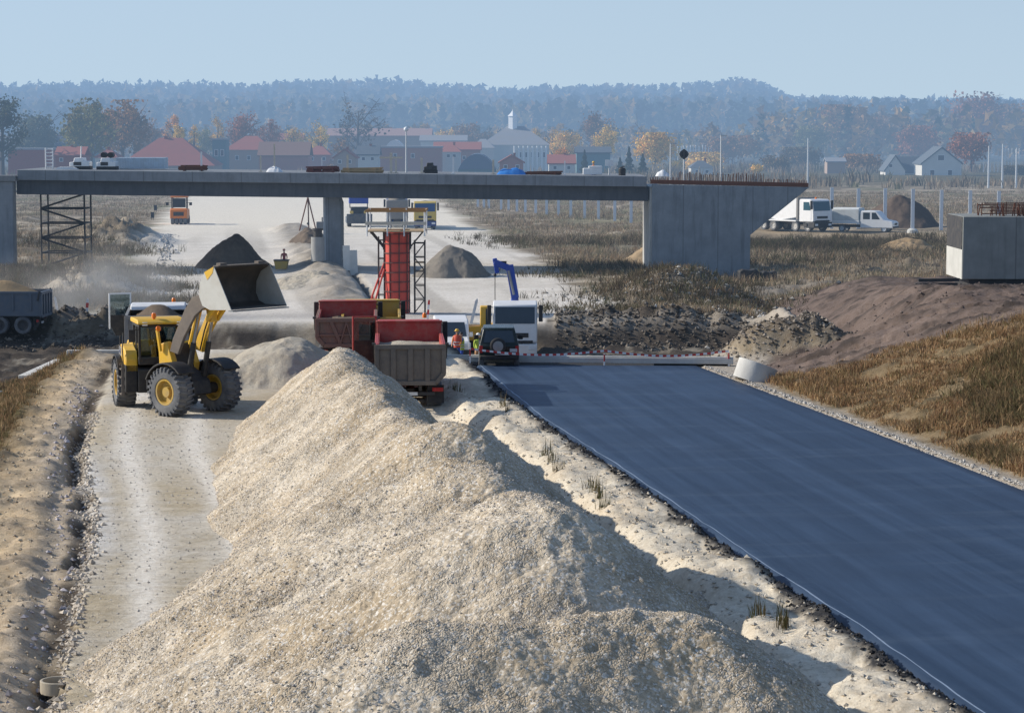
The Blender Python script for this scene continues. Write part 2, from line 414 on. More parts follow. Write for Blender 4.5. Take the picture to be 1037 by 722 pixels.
    dk = lerp(dk, tanb, W(sm(-14, -11, X)*(1-sm(-2, 3, X))))
    col = lerp(col, dk, np.where(inb, 0, np.clip(gap*1.5, 0, 1))[:, None])
    rd = lerp(C(.80, .755, .68), C(.69, .645, .57), n1)
    rd = lerp(rd, C(.45, .415, .36), W(sm(0.12, 0.28, _v[3](X*0.5+Y*0.06, Y*0.012))*0.6))
    rd = lerp(rd, C(.86, .80, .68), W(sm(225, 300, Y)))
    scr = lerp(C(.32, .265, .19), C(.20, .165, .12), nr); scr = lerp(scr, C(.48, .41, .31), W(sm(0.55, 0.8, n1[:, 0])))
    scr = lerp(scr, C(.19, .185, .10), W(sm(0.1, 0.3, _v[0](X*0.13, Y*0.06)))*0.6)
    fc = lerp(rd, scr, W(np.maximum(sm(0.2, 3.0, off+2.2*lump), sm(405, 440, Y))))
    ms = lerp(C(.46, .42, .36), C(.30, .265, .22), nr); fc = lerp(fc, ms, W(m*1.2)); fc = lerp(fc, C(.09, .08, .07), W(mt))
    q = np.sqrt(((X-hm.x)/6.5)**2+((Y-hm.y)/9)**2); fc = lerp(fc, lerp(C(.40, .36, .29), C(.12, .1, .08), nr), W(1-sm(0.4, 0.9, q)))
    fc = lerp(fc, lerp(C(.30, .27, .23), C(.17, .15, .125), n1), W(sm(5, 9, X-rX)*(1-sm(172, 190, Y))*0.8))
    fc = lerp(fc, C(.38, .29, .18), W(ter*(1-sm(246, 256, Y+0.55*(X-33)))*0.9)*n1)
    fc = lerp(fc, dk, W(bankrim*np.where((X > 2) | (X < -21), 1, 0.0)))
    cross = np.exp(-((Y-147-0.02*X)/3.2)**2); fc = lerp(fc, C(.5, .475, .44), W(cross*np.where(X < 0, 0.8, 0.0)*(X > -60)))
    far2 = lerp(C(.10, .095, .05), C(.16, .135, .075), n1); fc = lerp(fc, far2, W(sm(400, 520, Y)))
    wc = lerp(C(.46, .37, .24), C(.13, .105, .08), W(sm(-.2, 1.0, 1.15-mr_+.5*rough))); wc = lerp(wc, C(.40, .37, .32), n2*.25); col = lerp(col, wc, W(sm(.05, .3, wedge)))
    fw = np.where(inb & (Y < 165), 0, sm(-2, 0.5, Y-far))
    col = lerp(col, fc, W(fw))
    return zz, np.clip(col, 0.01, 0.9)

def build_ground():
    n = 1750; m = 560
    Y = np.concatenate([[4, 8, 12, 16], 20*(6500/20.0)**(np.linspace(0, 1, n))]); n = len(Y)
    a = np.linspace(-1, 1, m); hw = np.where(Y < 500, 0.29*Y+14, 0.29*500+14+(Y-500)*0.55)
    X2 = (a[None, :]*hw[:, None]); Y2 = np.repeat(Y[:, None], m, 1)
    z, c = tz(X2.ravel(), Y2.ravel(), True)
    i = (np.arange(n-1)[:, None]*m+np.arange(m-1)[None, :]).ravel()
    Fc = np.stack([i, i+1, i+m+1, i+m], 1)
    t = NT('ground_surface'); v = t.coord(False)
    a = t.new('ShaderNodeVertexColor', layer_name='Col').outputs[0]
    n1 = t.noise(v, 5.5, 8, 0.75); n2 = t.noise(v, 26, 4, 0.7)
    vo = t.new('ShaderNodeTexVoronoi'); vo.inputs['Scale'].default_value = 7; t.l.new(v, vo.inputs['Vector'])
    col = t.mix(t.ramp(n1, [(0.42, (0, 0, 0)), (0.62, (1, 1, 1))]), a, t.mix(1.0, a, (0.78, 0.745, 0.70), 'MULTIPLY'))
    col = t.mix(t.math('MULTIPLY', n2, 0.35), col, t.mix(1.0, col, (0.6, 0.58, 0.56), 'MULTIPLY'))
    col = t.mix(t.ramp(vo.outputs['Distance'], [(0.08, (0.6, 0.6, 0.6)), (0.2, (0, 0, 0))]), col, t.mix(1.0, col, (1.45, 1.42, 1.38), 'MULTIPLY'))
    h = t.math('ADD', n1, t.math('MULTIPLY', n2, 0.4))
    mat = t.finish(col, 0.95, 0, t.bump(h, 0.8, 0.06), 0.1)
    o = raw('ground', np.stack([X2.ravel(), Y2.ravel(), z], 1), Fc, mat, c); tag(o, kind='structure')
build_ground()

# ------------------------------------------------------------------ new asphalt carriageway
def build_asphalt():
    Y = np.linspace(16, 104.2, 420); rag = 0.05*np.array([_v[0](y*1.3, 0.5) for y in Y])
    L = cl(Y)+rag*1.2; Rr = cr(Y)+rag; L = L-0.0
    K = 26; V = []; 
    for k in range(K): V.append(np.stack([L+(Rr-L)*k/(K-1), Y+0.35*(k/(K-1))*0, np.full_like(Y, 0.0)-0.02*k/(K-1)], 1))
    top = np.stack(V, 1)                                            # (nY,K,3)
    lo = top[:, 0].copy(); lo[:, 0] -= 0.12+0.10*np.abs(np.array([_v[1](y*2.2, 1.5) for y in Y])); lo[:, 2] = -0.16
    ro = top[:, -1].copy(); ro[:, 0] += 0.1; ro[:, 2] = -0.16
    allp = np.concatenate([lo[:, None], top, ro[:, None]], 1); K2 = K+2
    end = allp[-1].copy(); end[:, 1] += 0.25; end[:, 2] = -0.16
    P = np.concatenate([allp.reshape(-1, 3), end]); n = len(Y)+1
    i = (np.arange(n-1)[:, None]*K2+np.arange(K2-1)[None, :]).ravel()
    Fc = np.stack([i, i+1, i+K2+1, i+K2], 1)
    t = NT('fresh_asphalt'); v = t.coord(False)
    rot = t.new('ShaderNodeMapping'); rot.inputs['Rotation'].default_value = (0, 0, -0.148); t.l.new(v, rot.inputs[0])
    st = t.new('ShaderNodeMapping'); st.inputs['Scale'].default_value = (1.5, 0.035, 1); t.l.new(rot.outputs[0], st.inputs[0])
    cr_ = t.new('ShaderNodeMapping'); cr_.inputs['Scale'].default_value = (0.12, 0.8, 1); t.l.new(rot.outputs[0], cr_.inputs[0])
    n1 = t.noise(st.outputs[0], 1.0, 6, 0.72); n2 = t.noise(cr_.outputs[0], 0.9, 5, 0.7); n3 = t.noise(v, 38, 4, 0.75); n4 = t.noise(v, 0.35, 5, 0.6)
    base = t.mix(t.ramp(n1, [(0.38, (0, 0, 0)), (0.66, (1, 1, 1))]), (0.012, 0.032, 0.072), (0.044, 0.082, 0.150))  # blue of the reflected sky is tinted into the base colours
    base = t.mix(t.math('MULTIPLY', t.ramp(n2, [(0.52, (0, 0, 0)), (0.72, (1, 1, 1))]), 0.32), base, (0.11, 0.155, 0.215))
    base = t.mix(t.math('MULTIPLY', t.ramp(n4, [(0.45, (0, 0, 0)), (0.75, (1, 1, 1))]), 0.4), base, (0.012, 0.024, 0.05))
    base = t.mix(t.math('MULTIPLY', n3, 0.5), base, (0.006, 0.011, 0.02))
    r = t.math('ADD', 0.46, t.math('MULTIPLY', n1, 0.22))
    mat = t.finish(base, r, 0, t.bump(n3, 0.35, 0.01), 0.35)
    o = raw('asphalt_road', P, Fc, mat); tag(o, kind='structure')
    # thin bright bitumen edge strip rolled down along the left edge
    mb = MB(); 
    ws = [0.02+0.035*max(0, 0.5+_v[2](y*0.9, 4.0)) for y in Y]
    vs = []; 
    for k, y in enumerate(Y):
        x = L[k]+0.05+0.04*_v[3](y*0.8, 2.0); vs += [(x, y, 0.004), (x+ws[k], y, 0.004)]
    mb.add(vs, [(2*k, 2*k+1, 2*k+3, 2*k+2) for k in range(len(Y)-1)])
    o = mb.build('edge_line', paint('edge_line_paint', (.26, .33, .43), .6, dirt=.5, dirtc=(.12, .14, .18)), smooth=False); tag(o, kind='structure')
build_asphalt()

# ------------------------------------------------------------------ stockpiles of crushed stone
def capsule(X, Y, a, b):
    ax, ay = a; bx, by = b; dx, dy = bx-ax, by-ay; L2 = max(dx*dx+dy*dy, 1e-6)
    t = np.clip(((X-ax)*dx+(Y-ay)*dy)/L2, 0, 1); return np.hypot(X-ax-t*dx, Y-ay-t*dy), t
HEAPS = [((-5.75, 82.5), (-4.4, 70), 2.65, 2.9, .74), ((-4.4, 70), (-2.3, 58), 2.9, 3.05, .72), ((-2.3, 58), (0.3, 38), 2.95, 3.2, .72), ((-1.75, 54.5), (-1.1, 51.8), 3.5, 3.75, .74),
         ((-0.75, 46.6), (-0.3, 45.4), 3.75, 3.7, .76), ((0.25, 40.4), (0.5, 38.6), 4.0, 4.15, .74), ((-0.6, 33.2), (2.7, 33.8), 3.35, 3.3, .72), ((-3.6, 63.5), (-3.5, 62.8), 3.3, 3.3, .76), ((-4.9, 73.5), (-4.8, 73), 3.15, 3.1, .76),
         ((2.5, 52), (2.6, 51), 1.05, 1.0, .65), ((3.2, 44), (3.5, 42), .7, .6, .6), ((1.9, 47.5), (2.3, 46.5), 1.5, 1.3, .7)]
def pile_h(X, Y):
    acc = np.zeros_like(X); k = 11.0
    wx = X+0.25*_v[1](X*0.5, Y*0.5); wy = Y+0.5*_v[2](X*0.45, Y*0.45)
    r = np.interp(Y, [33, 38, 46, 52, 58, 70, 83], [.6, .3, -.6, -1.1, -2.3, -4.4, -5.7]); kl = lerp(.70, 1.12, sm(43, 62, Y))
    wx = r+(wx-r)*np.where(wx < r, kl, 1.10)
    for a, b, h0, h1, s in HEAPS:
        d, t = capsule(wx, wy, a, b); h = h0+(h1-h0)*t-s*(np.sqrt(d*d+0.55**2)-0.5)
        acc = acc+np.exp(k*np.clip(h, -3, 6))
    h = np.log(acc+1e-9)/k
    h = h+0.20*fbm(X, Y, 0.8, 5, 0.5, 1)*sm(0, 0.8, h)+0.055*fbm(X, Y, 5.5, 4, 0.6, 3)
    run = _v[4](X*1.6-Y*0.2, Y*0.55); h = h+0.06*run*sm(0.2, 1, h)
    return h
def build_pile():
    x = np.arange(-11, 7.6, 0.05); y = [24.0]
    while y[-1] < 90: y.append(y[-1]+0.035+0.0007*(y[-1]-24))
    y = np.array(y); m = len(x); n = len(y)
    X, Y = np.meshgrid(x, y); X = X.ravel(); Y = Y.ravel()
    g = tz(X, Y); h = pile_h(X, Y); z = np.where(h > 0.0, g*np.exp(-np.clip(h, 0, 3))+h, g+h-0.04)
    i = (np.arange(n-1)[:, None]*m+np.arange(m-1)[None, :]).ravel()
    Fc = np.stack([i, i+1, i+m+1, i+m], 1)
    keep = (h[Fc] > -0.12).any(1); Fc = Fc[keep]
    used = np.zeros(len(X), bool); used[Fc.ravel()] = True; idx = np.cumsum(used)-1
    t = NT('crushed_stone'); v = t.coord(False)
    wn = t.new('ShaderNodeTexNoise'); wn.inputs['Scale'].default_value = 9; wn.inputs['Detail'].default_value = 4; t.l.new(v, wn.inputs['Vector'])
    wv = t.new('ShaderNodeVectorMath', operation='MULTIPLY_ADD'); wv.inputs[1].default_value = (.13, .13, .13); t.l.new(wn.outputs['Color'], wv.inputs[0]); t.l.new(v, wv.inputs[2])
    vo = t.new('ShaderNodeTexVoronoi'); vo.inputs['Scale'].default_value = 27; vo.inputs['Randomness'].default_value = 1; t.l.new(wv.outputs[0], vo.inputs['Vector'])
    vo2 = t.new('ShaderNodeTexVoronoi'); vo2.inputs['Scale'].default_value = 9.5; t.l.new(v, vo2.inputs['Vector'])
    n1 = t.noise(v, 0.42, 6, 0.62); n2 = t.noise(v, 3.5, 6, 0.7)
    base = t.mix(t.ramp(n1, [(0.36, (0, 0, 0)), (0.62, (1, 1, 1))]), (.585, .51, .40), (.45, .36, .245))
    base = t.mix(t.math('MULTIPLY', t.ramp(n2, [(0.45, (0, 0, 0)), (0.7, (1, 1, 1))]), 0.55), base, (.33, .265, .18))
    sep = t.new('ShaderNodeSeparateColor'); t.l.new(vo.outputs['Color'], sep.inputs[0])
    base = t.mix(t.ramp(sep.outputs[0], [(0.1, (1, 1, 1)), (0.6, (0, 0, 0))]), base, t.mix(1.0, base, (.74, .72, .69), 'MULTIPLY'))
    base = t.mix(t.ramp(sep.outputs[1], [(0.72, (0, 0, 0)), (0.95, (1, 1, 1))]), base, (.66, .61, .53))
    sandm = t.ramp(t.noise(v, 0.75, 4, 0.6), [(0.42, (.12, .12, .12)), (0.6, (1, 1, 1))]); gapc = t.ramp(vo.outputs['Distance'], [(0.3, (0, 0, 0)), (0.75, (1, 1, 1))]); base = t.mix(t.math('MULTIPLY', t.math('MULTIPLY', gapc, 0.45), sandm), base, (.26, .22, .17))
    hh = t.math('SUBTRACT', 1.0, vo.outputs['Distance']); h2 = t.math('SUBTRACT', 1.0, vo2.outputs['Distance'])
    hb = t.math('ADD', t.math('MULTIPLY', t.math('MULTIPLY', hh, 0.7), sandm), t.math('ADD', t.math('MULTIPLY', h2, 0.5), t.math('MULTIPLY', n2, 0.8)))
    mat = t.finish(base, 0.95, 0, t.bump(hb, 1.0, 0.045), 0.15)
    root = raw('gravel_pile', np.stack([X, Y, z], 1)[used], idx[Fc], mat)
    tag(root, 'long pale stockpile of crushed stone between the haul road and the new asphalt', 'gravel pile')
    # loose stones lying on it
    N = 110000
    sy = 26+(86-26)*rng.random(N*2)**1.25; sx = -10.5+17*rng.random(N*2); hs = pile_h(sx, sy)
    ok = (hs > -0.05) & (fbm(sx, sy, .55, 4, .6, 2)+.9*(.5-rng.random(N*2))-.30*(hs-1.2)*.5 > -.10); sx, sy, hs = sx[ok][:N], sy[ok][:N], hs[ok][:N]; N = len(sx)
    sz = np.where(hs > 0, tz(sx, sy)*np.exp(-np.clip(hs, 0, 3))+hs, tz(sx, sy)+hs)
    oct_ = np.array([(1, 0, 0), (-1, 0, 0), (0, 1, 0), (0, -1, 0), (0, 0, 1), (0, 0, -1)], float)
    of = np.array([(0, 2, 4), (2, 1, 4), (1, 3, 4), (3, 0, 4), (2, 0, 5), (1, 2, 5), (3, 1, 5), (0, 3, 5)])
    s = 0.009+0.014*rng.random(N)**2.4; s = s*np.where(rng.random(N) < 0.02, 1.8, 1)
    V = oct_[None]*(0.65+0.7*rng.random((N, 6, 1)))*s[:, None, None]
    q = rng.normal(size=(N, 4)); q /= np.linalg.norm(q, axis=1)[:, None]; w, a, b, c = q.T
    Rm = np.stack([1-2*(b*b+c*c), 2*(a*b-c*w), 2*(a*c+b*w), 2*(a*b+c*w), 1-2*(a*a+c*c), 2*(b*c-a*w), 2*(a*c-b*w), 2*(b*c+a*w), 1-2*(a*a+b*b)], 1).reshape(N, 3, 3)
    V = np.einsum('nij,nkj->nki', Rm, V)+np.stack([sx, sy, sz+s*0.35], 1)[:, None]
    g = (0.37+0.32*rng.random(N)); cc = np.stack([g*1.04, g*0.94, g*(0.74+0.12*rng.random(N))], 1)
    o = raw('loose_stones', V.reshape(-1, 3), (of[None]+6*np.arange(N)[:, None, None]).reshape(-1, 3), vcol('stone', 0.9, 30, 0.35), np.repeat(cc, 6, 0), root, False)
    tag(o, kind='stuff')
build_pile()

def heap(name, label, cat, c, r, h, m, seed=0, sharp=0.35, n=70, amp=0.16):
    """a tipped heap: cone at its angle of repose with a rounded top and slumped foot"""
    u = np.linspace(-1.15, 1.15, n); A, B = np.meshgrid(u, u); A = A.ravel(); B = B.ravel()
    X = c[0]+A*r[0]; Y = c[1]+B*r[1]
    d = np.hypot(A+0.2*_v[1](A*1.7+seed, B*1.7), B+0.2*_v[2](A*1.7, B*1.7+seed))
    k = math.sqrt(1+sharp**2)-sharp
    zz = h*(1-(np.sqrt(d*d+sharp**2)-sharp)/k)+amp*h*fbm(A+seed, B, 2.2, 5, 0.55)
    i = (np.arange(n-1)[:, None]*n+np.arange(n-1)[None, :]).ravel(); Fc = np.stack([i, i+1, i+n+1, i+n], 1)
    Fc = Fc[(d[Fc] < 1.12).all(1)]
    used = np.zeros(len(X), bool); used[Fc.ravel()] = True; idx = np.cumsum(used)-1
    z0 = tz(X, Y); P = np.stack([X-c[0], Y-c[1], np.maximum(zz, -0.3)+z0-0.06-c[2]], 1)[used]
    o = raw(name, P, idx[Fc], m); o.location = c; return tag(o, label, cat)
S_PALE = soil('pale_gravel', (.50, .455, .375), (.43, .37, .28), (.33, .28, .21), 2.2, 0.9, 0.08)
S_BROWN = soil('brown_soil', (.17, .13, .095), (.12, .09, .07), (.24, .19, .14), 1.5, 0.8, 0.1)
S_GREY = soil('grey_soil', (.24, .215, .18), (.17, .15, .125), (.33, .29, .24), 1.5, 0.8, 0.1)
def gz(p): return float(tz(np.array([p.x]), np.array([p.y]))[0])
def on_ground(px, Y):
    p = dep(px, 200, Y); p.z = gz(p); return p
p = on_ground(288, 99); heap('gravel_heap', 'smaller pale gravel heap behind the yellow loader', 'gravel heap', (p.x, p.y, p.z), (3.3, 4.2, 1), 1.75, soil('tipped_gravel', (.56, .51, .42), (.48, .41, .31), (.36, .30, .22), 3.5, 1.0, 0.07), 3, .3, 110)
p = on_ground(236, 199); heap('soil_heap', 'brown earth heap on the far carriageway behind the raised loader bucket', 'soil heap', (p.x, p.y, p.z), (3.1, 3.4, 1), 2.6, S_BROWN, 1, 0.25)
p = on_ground(458, 187); heap('soil_heap', 'grey brown earth heap to the right of the red column form', 'soil heap', (p.x, p.y, p.z), (3.0, 3.2, 1), 2.35, S_GREY, 2, 0.45)
p = on_ground(912, 262); heap('soil_heap', 'dark earth heap behind the white crew cab pickup', 'soil heap', (p.x, p.y, p.z), (4.6, 5, 1), 3.4, soil('dark_soil', (.12, .09, .07), (.09, .068, .055), (.16, .12, .09), 1.0), 4, 0.3)
p = on_ground(300, 176); heap('sand_heap', 'low pale sand heap in the median in front of the pier', 'sand heap', (p.x, p.y, p.z), (2.4, 6, 1), 0.65, S_PALE, 5, 0.4, 110, .30)
p = on_ground(318, 232); heap('soil_heap', 'small brown heap behind the bridge pier at its left', 'soil heap', (p.x, p.y, p.z), (2.6, 3, 1), 1.3, S_BROWN, 6, 0.4)
p = dep(918, 262, 222); p.z = gz(p); heap('sand_heap', 'low orange sand heap on the bank below the white pickup', 'sand heap', (p.x, p.y, p.z), (4.0, 3.5, 1), 1.4, soil('orange_sand', (.40, .29, .17), (.33, .23, .13), (.28, .22, .15), 1.2), 7, 0.3)
p = on_ground(660, 212); heap('sand_heap', 'sand mound beside the right abutment under the bridge end', 'sand heap', (p.x, p.y, p.z), (3.0, 5, 1), 1.8, soil('orange_sand', (.40, .29, .17), (.33, .23, .13), (.28, .22, .15), 1.2), 8, 0.3)
# ------------------------------------------------------------------ shared paints
BLACK = paint('black_rubber_plastic', (.022, .022, .024), .6, dirt=.35, dirtc=(.16, .14, .11))
TYRE = paint('tyre_rubber', (.10, .105, .115), .9, dirt=.8, dirtc=(.27, .265, .255), sc=1.5)
DARK = paint('dark_steel', (.045, .045, .048), .55, .2, dirt=.5, dirtc=(.17, .145, .115))
STEEL = paint('bare_steel', (.32, .33, .34), .4, .6, dirt=.4)
GALV = paint('galvanised_steel', (.55, .58, .60), .5, .15, dirt=.2, dirtc=(.4, .38, .34))
WHITE = paint('white_paint', (.80, .80, .79), .35, dirt=.22, dirtc=(.5, .46, .4))
YELLOW = paint('yellow_paint', (.78, .45, .022), .45, dirt=.5, dirtc=(.42, .33, .2))
RED = paint('red_paint', (.40, .04, .035), .55, dirt=.55, dirtc=(.30, .22, .17))
DUSTRED = paint('dust_caked_red', (.23, .11, .085), .8, dirt=.9, dirtc=(.17, .145, .12), sc=1.6, bump=.2)
DUST = paint('dust_caked_steel', (.16, .135, .115), .85, dirt=.7, dirtc=(.25, .21, .17), sc=2, bump=.2)
ORANGE = paint('orange_paint', (.72, .20, .02), .45, dirt=.25)
GREYBLUE = paint('grey_blue_paint', (.10, .125, .16), .5, dirt=.35, dirtc=(.2, .18, .15))
BLUE = paint('blue_paint', (.02, .07, .38), .4, dirt=.15)
GREYBODY = paint('grey_body', (.20, .20, .20), .6, dirt=.5, dirtc=(.3, .27, .22))
AMBER = paint('amber_lens', (.85, .20, .01), .2, dirt=.0)
REDLENS = paint('red_lens', (.45, .02, .02), .25, dirt=.1)
LAMP = paint('lamp_glass', (.75, .78, .8), .1, dirt=.1)
GLASS = glass('vehicle_glass'); CLEAR = clear_glass('clear_cab_glass')
CONC = concrete('concrete', (.40, .395, .375)); CONCD = concrete('concrete_dark', (.27, .275, .275), .6)
CONCP = concrete('concrete_panelled', (.26, .275, .29), .6, 1.55); CONCW = concrete('concrete_pale', (.62, .61, .57), .25)
RUST = paint('rusty_steel', (.17, .065, .035), .9, dirt=.5, dirtc=(.10, .05, .035)); WOOD = paint('raw_timber', (.42, .29, .15), .8, dirt=.4)
SKIN = paint('skin', (.50, .30, .21), .6, dirt=0)

# ------------------------------------------------------------------ people
def person(name, label, loc, rz, top, legs, vest=None, helmet=None, arms=(0.15, 0.15), elbow=(0.4, 0.4), sit=False, group=None):
    """one skinned body; clothing by body zone, vest and helmet as children"""
    me = bpy.data.meshes.new('body'); V = []; E = []; Rr = []
    def nd(p, r, par=None):
        V.append(p); Rr.append(r)
        if par is not None: E.append((par, len(V)-1))
        return len(V)-1
    hz = .95 if not sit else .12
    pel = nd((0, 0, hz), (.15, .115)); ab = nd((0, 0, hz+.17), (.14, .10), pel); ch = nd((.01, 0, hz+.38), (.17, .115), ab); nb = nd((.0, 0, hz+.53), (.075, .07), ch)
    nk = nd((.015, 0, hz+.60), (.052, .055), nb); hd = nd((.03, 0, hz+.70), (.082, .10), nk); nd((.03, 0, hz+.80), (.07, .085), hd)
    for s, a, e in ((1, arms[0], elbow[0]), (-1, arms[1], elbow[1])):
        sh = nd((0, s*.19, hz+.49), (.062, .062), ch)
        el = nd((.28*math.sin(a), s*.235, hz+.49-.28*math.cos(a)), (.046, .046), sh)
        q = V[el]; wr = nd((q[0]+.25*math.sin(a+e), s*.225, q[2]-.25*math.cos(a+e)), (.032, .034), el)
        q = V[wr]; hn = nd((q[0]+.07*math.sin(a+e), s*.222, q[2]-.07*math.cos(a+e)), (.036, .022), wr)
        q = V[hn]
        for k, (dx, ln) in enumerate(((-.026, .06), (-.009, .075), (.009, .07), (.026, .055))):
            nd((q[0]+dx*math.cos(a+e)+ln*math.sin(a+e+.25), s*.222, q[2]+dx*math.sin(a+e)-ln*math.cos(a+e+.25)), (.010, .010), hn)
        nd((q[0]+.045*math.cos(a+e)+.02*math.sin(a+e), s*.20, q[2]+.045*math.sin(a+e)-.02*math.cos(a+e)), (.011, .011), wr)
        hp = nd((0, s*.095, hz-.06), (.098, .098), pel)
        if sit:
            kn = nd((.42, s*.13, hz-.0), (.066, .066), hp); an = nd((.46, s*.13, hz-.40), (.045, .05), kn); nd((.60, s*.13, hz-.45), (.04, .035), an)
        else:
            kn = nd((.025*s+.02, s*.11, .50), (.066, .066), hp); an = nd((.02*s-.02, s*.115, .10), (.046, .05), kn)
            hl = nd((.02*s, s*.118, .045), (.045, .04), an); nd((.02*s+.15, s*.13, .04), (.042, .032), hl)
    me.from_pydata(V, E, []); o = bpy.data.objects.new('body', me); COL.objects.link(o)
    sk = o.modifiers.new('skin', 'SKIN')
    for i, r in enumerate(Rr): me.skin_vertices[0].data[i].radius = r
    me.skin_vertices[0].data[0].use_root = True; sk.use_smooth_shade = True
    ss = o.modifiers.new('sub', 'SUBSURF'); ss.levels = 1; ss.render_levels = 1
    dg = bpy.context.evaluated_depsgraph_get(); m2 = bpy.data.meshes.new_from_object(o.evaluated_get(dg)); bpy.data.objects.remove(o); bpy.data.meshes.remove(me)
    o = bpy.data.objects.new(name, m2); COL.objects.link(o); m2.name = name; m2.materials.clear()
    for m in (top, legs, SKIN, BLACK): m2.materials.append(m)
    for p in m2.polygons:
        c = p.center; k = 0
        if c.z > hz+.585: k = 2
        elif c.z < (.12 if not sit else hz-.36): k = 3
        elif c.z < hz-.0 and not (abs(c.y) > .19 and c.z > .62): k = 1
        if abs(c.y) > .17 and k == 0 and (c-Vector((0, 0, hz+.49))).length > .585: k = 2
        if sit and c.x > .2 and c.z < hz+.09: k = 1 if c.z > hz-.36 else 3
        p.material_index = k
    o.location = loc; o.rotation_euler = (0, 0, rz); tag(o, label, 'person', group)
    if vest:
        mb = MB(); prof = [(hz-.10, .185, .155), (hz+.10, .185, .15), (hz+.30, .205, .155), (hz+.46, .195, .14), (hz+.55, .13, .10)]; vs = []
        for z, ry, rx in prof: vs += [(rx*math.cos(2*PI*k/20)+.004, ry*math.sin(2*PI*k/20), z) for k in range(20)]
        mb.add(vs, [(i*20+k, i*20+(k+1) % 20, (i+1)*20+(k+1) % 20, (i+1)*20+k) for i in range(4) for k in range(20)]); v = mb.build('vest', vest, o)
        mb = MB(); 
        for z0 in (hz+.02, hz+.16):
            vs = []
            for z in (z0, z0+.05): vs += [(.160*math.cos(2*PI*k/20)+.004, .196*math.sin(2*PI*k/20), z) for k in range(20)]
            mb.add(vs, [(k, (k+1) % 20, 20+(k+1) % 20, 20+k) for k in range(20)])
        mb.build('reflective_band', GALV, v)
    if helmet:
        mb = MB(); mb.ball((.03, 0, hz+.775), (.125, .112, .115), 16, 6, 0.0); mb.lathe([(.0, .012), (.15, .006), (.15, 0), (.0, 0)], (.045, 0, hz+.765), (0, 0, 1), 16); mb.build('helmet', helmet, o)
    else:
        mb = MB(); mb.ball((.015, 0, hz+.755), (.10, .092, .10), 14, 6, -0.15); mb.build('hair', BLACK, o)
    mb = MB(); mb.prism([(.10, hz+.69), (.135, hz+.655), (.10, hz+.645)], -.014, .014)
    mb.box((.108, .032, hz+.705), (.01, .025, .012)); mb.box((.108, -.032, hz+.705), (.01, .025, .012)); mb.box((.103, 0, hz+.618), (.012, .045, .010)); mb.build('face', SKIN, o)
    return o

# ------------------------------------------------------------------ wheel loader
def wheel(parent, c, ax, R, wd, tyre_m, rim_m, lugs=0, rim_r=.5, M=None, dish=.12):
    """tyre with shoulder and rim; returns the tyre (rim is its child)"""
    mb = MB(); mb.M = M; r0 = R*rim_r
    h = wd/2
    prof = [(r0, -h*.78), (r0*1.12, -h*.95), (R*.80, -h), (R*.93, -h*.92), (R*.975, -h*.7), (R*.985, 0), (R*.975, h*.7), (R*.93, h*.92), (R*.80, h), (r0*1.12, h*.95), (r0, h*.78)]
    mb.lathe(prof, c, ax, 40, False)
    axv = Vector(ax).normalized(); x, y = frame_z(axv)
    for k in range(lugs):
        for s in (-1, 1):
            a = 2*PI*(k+.25*s)/lugs; rd = x*math.cos(a)+y*math.sin(a); tg = axv.cross(rd)
            p = Vector(c)+rd*(R*.985)+axv*(s*h*.98); q = Vector(c)+rd*(R*.995)+axv*(s*h*.04)+tg*(.07*R)
            mb.bar(p, q, R*.085, R*.075)
            mb.bar(p, Vector(c)+rd*(R*.84)+axv*(s*h*1.0), R*.06, R*.085)
    t = mb.build('wheel', tyre_m, parent)
    mb = MB(); mb.M = M
    half = [(r0*.40, h*.72), (r0*.45, h*(.88-dish*4.5)), (r0*.80, h*(.88-dish*4)), (r0*.90, h*.88), (r0*1.04, h*.90), (r0*1.04, h*.80)]
    mb.lathe([(.0001, -h*.74)]+[(a, -b) for a, b in half]+half[::-1]+[(.0001, h*.74)], c, ax, 28)
    mb.build('rim', rim_m, t); return t

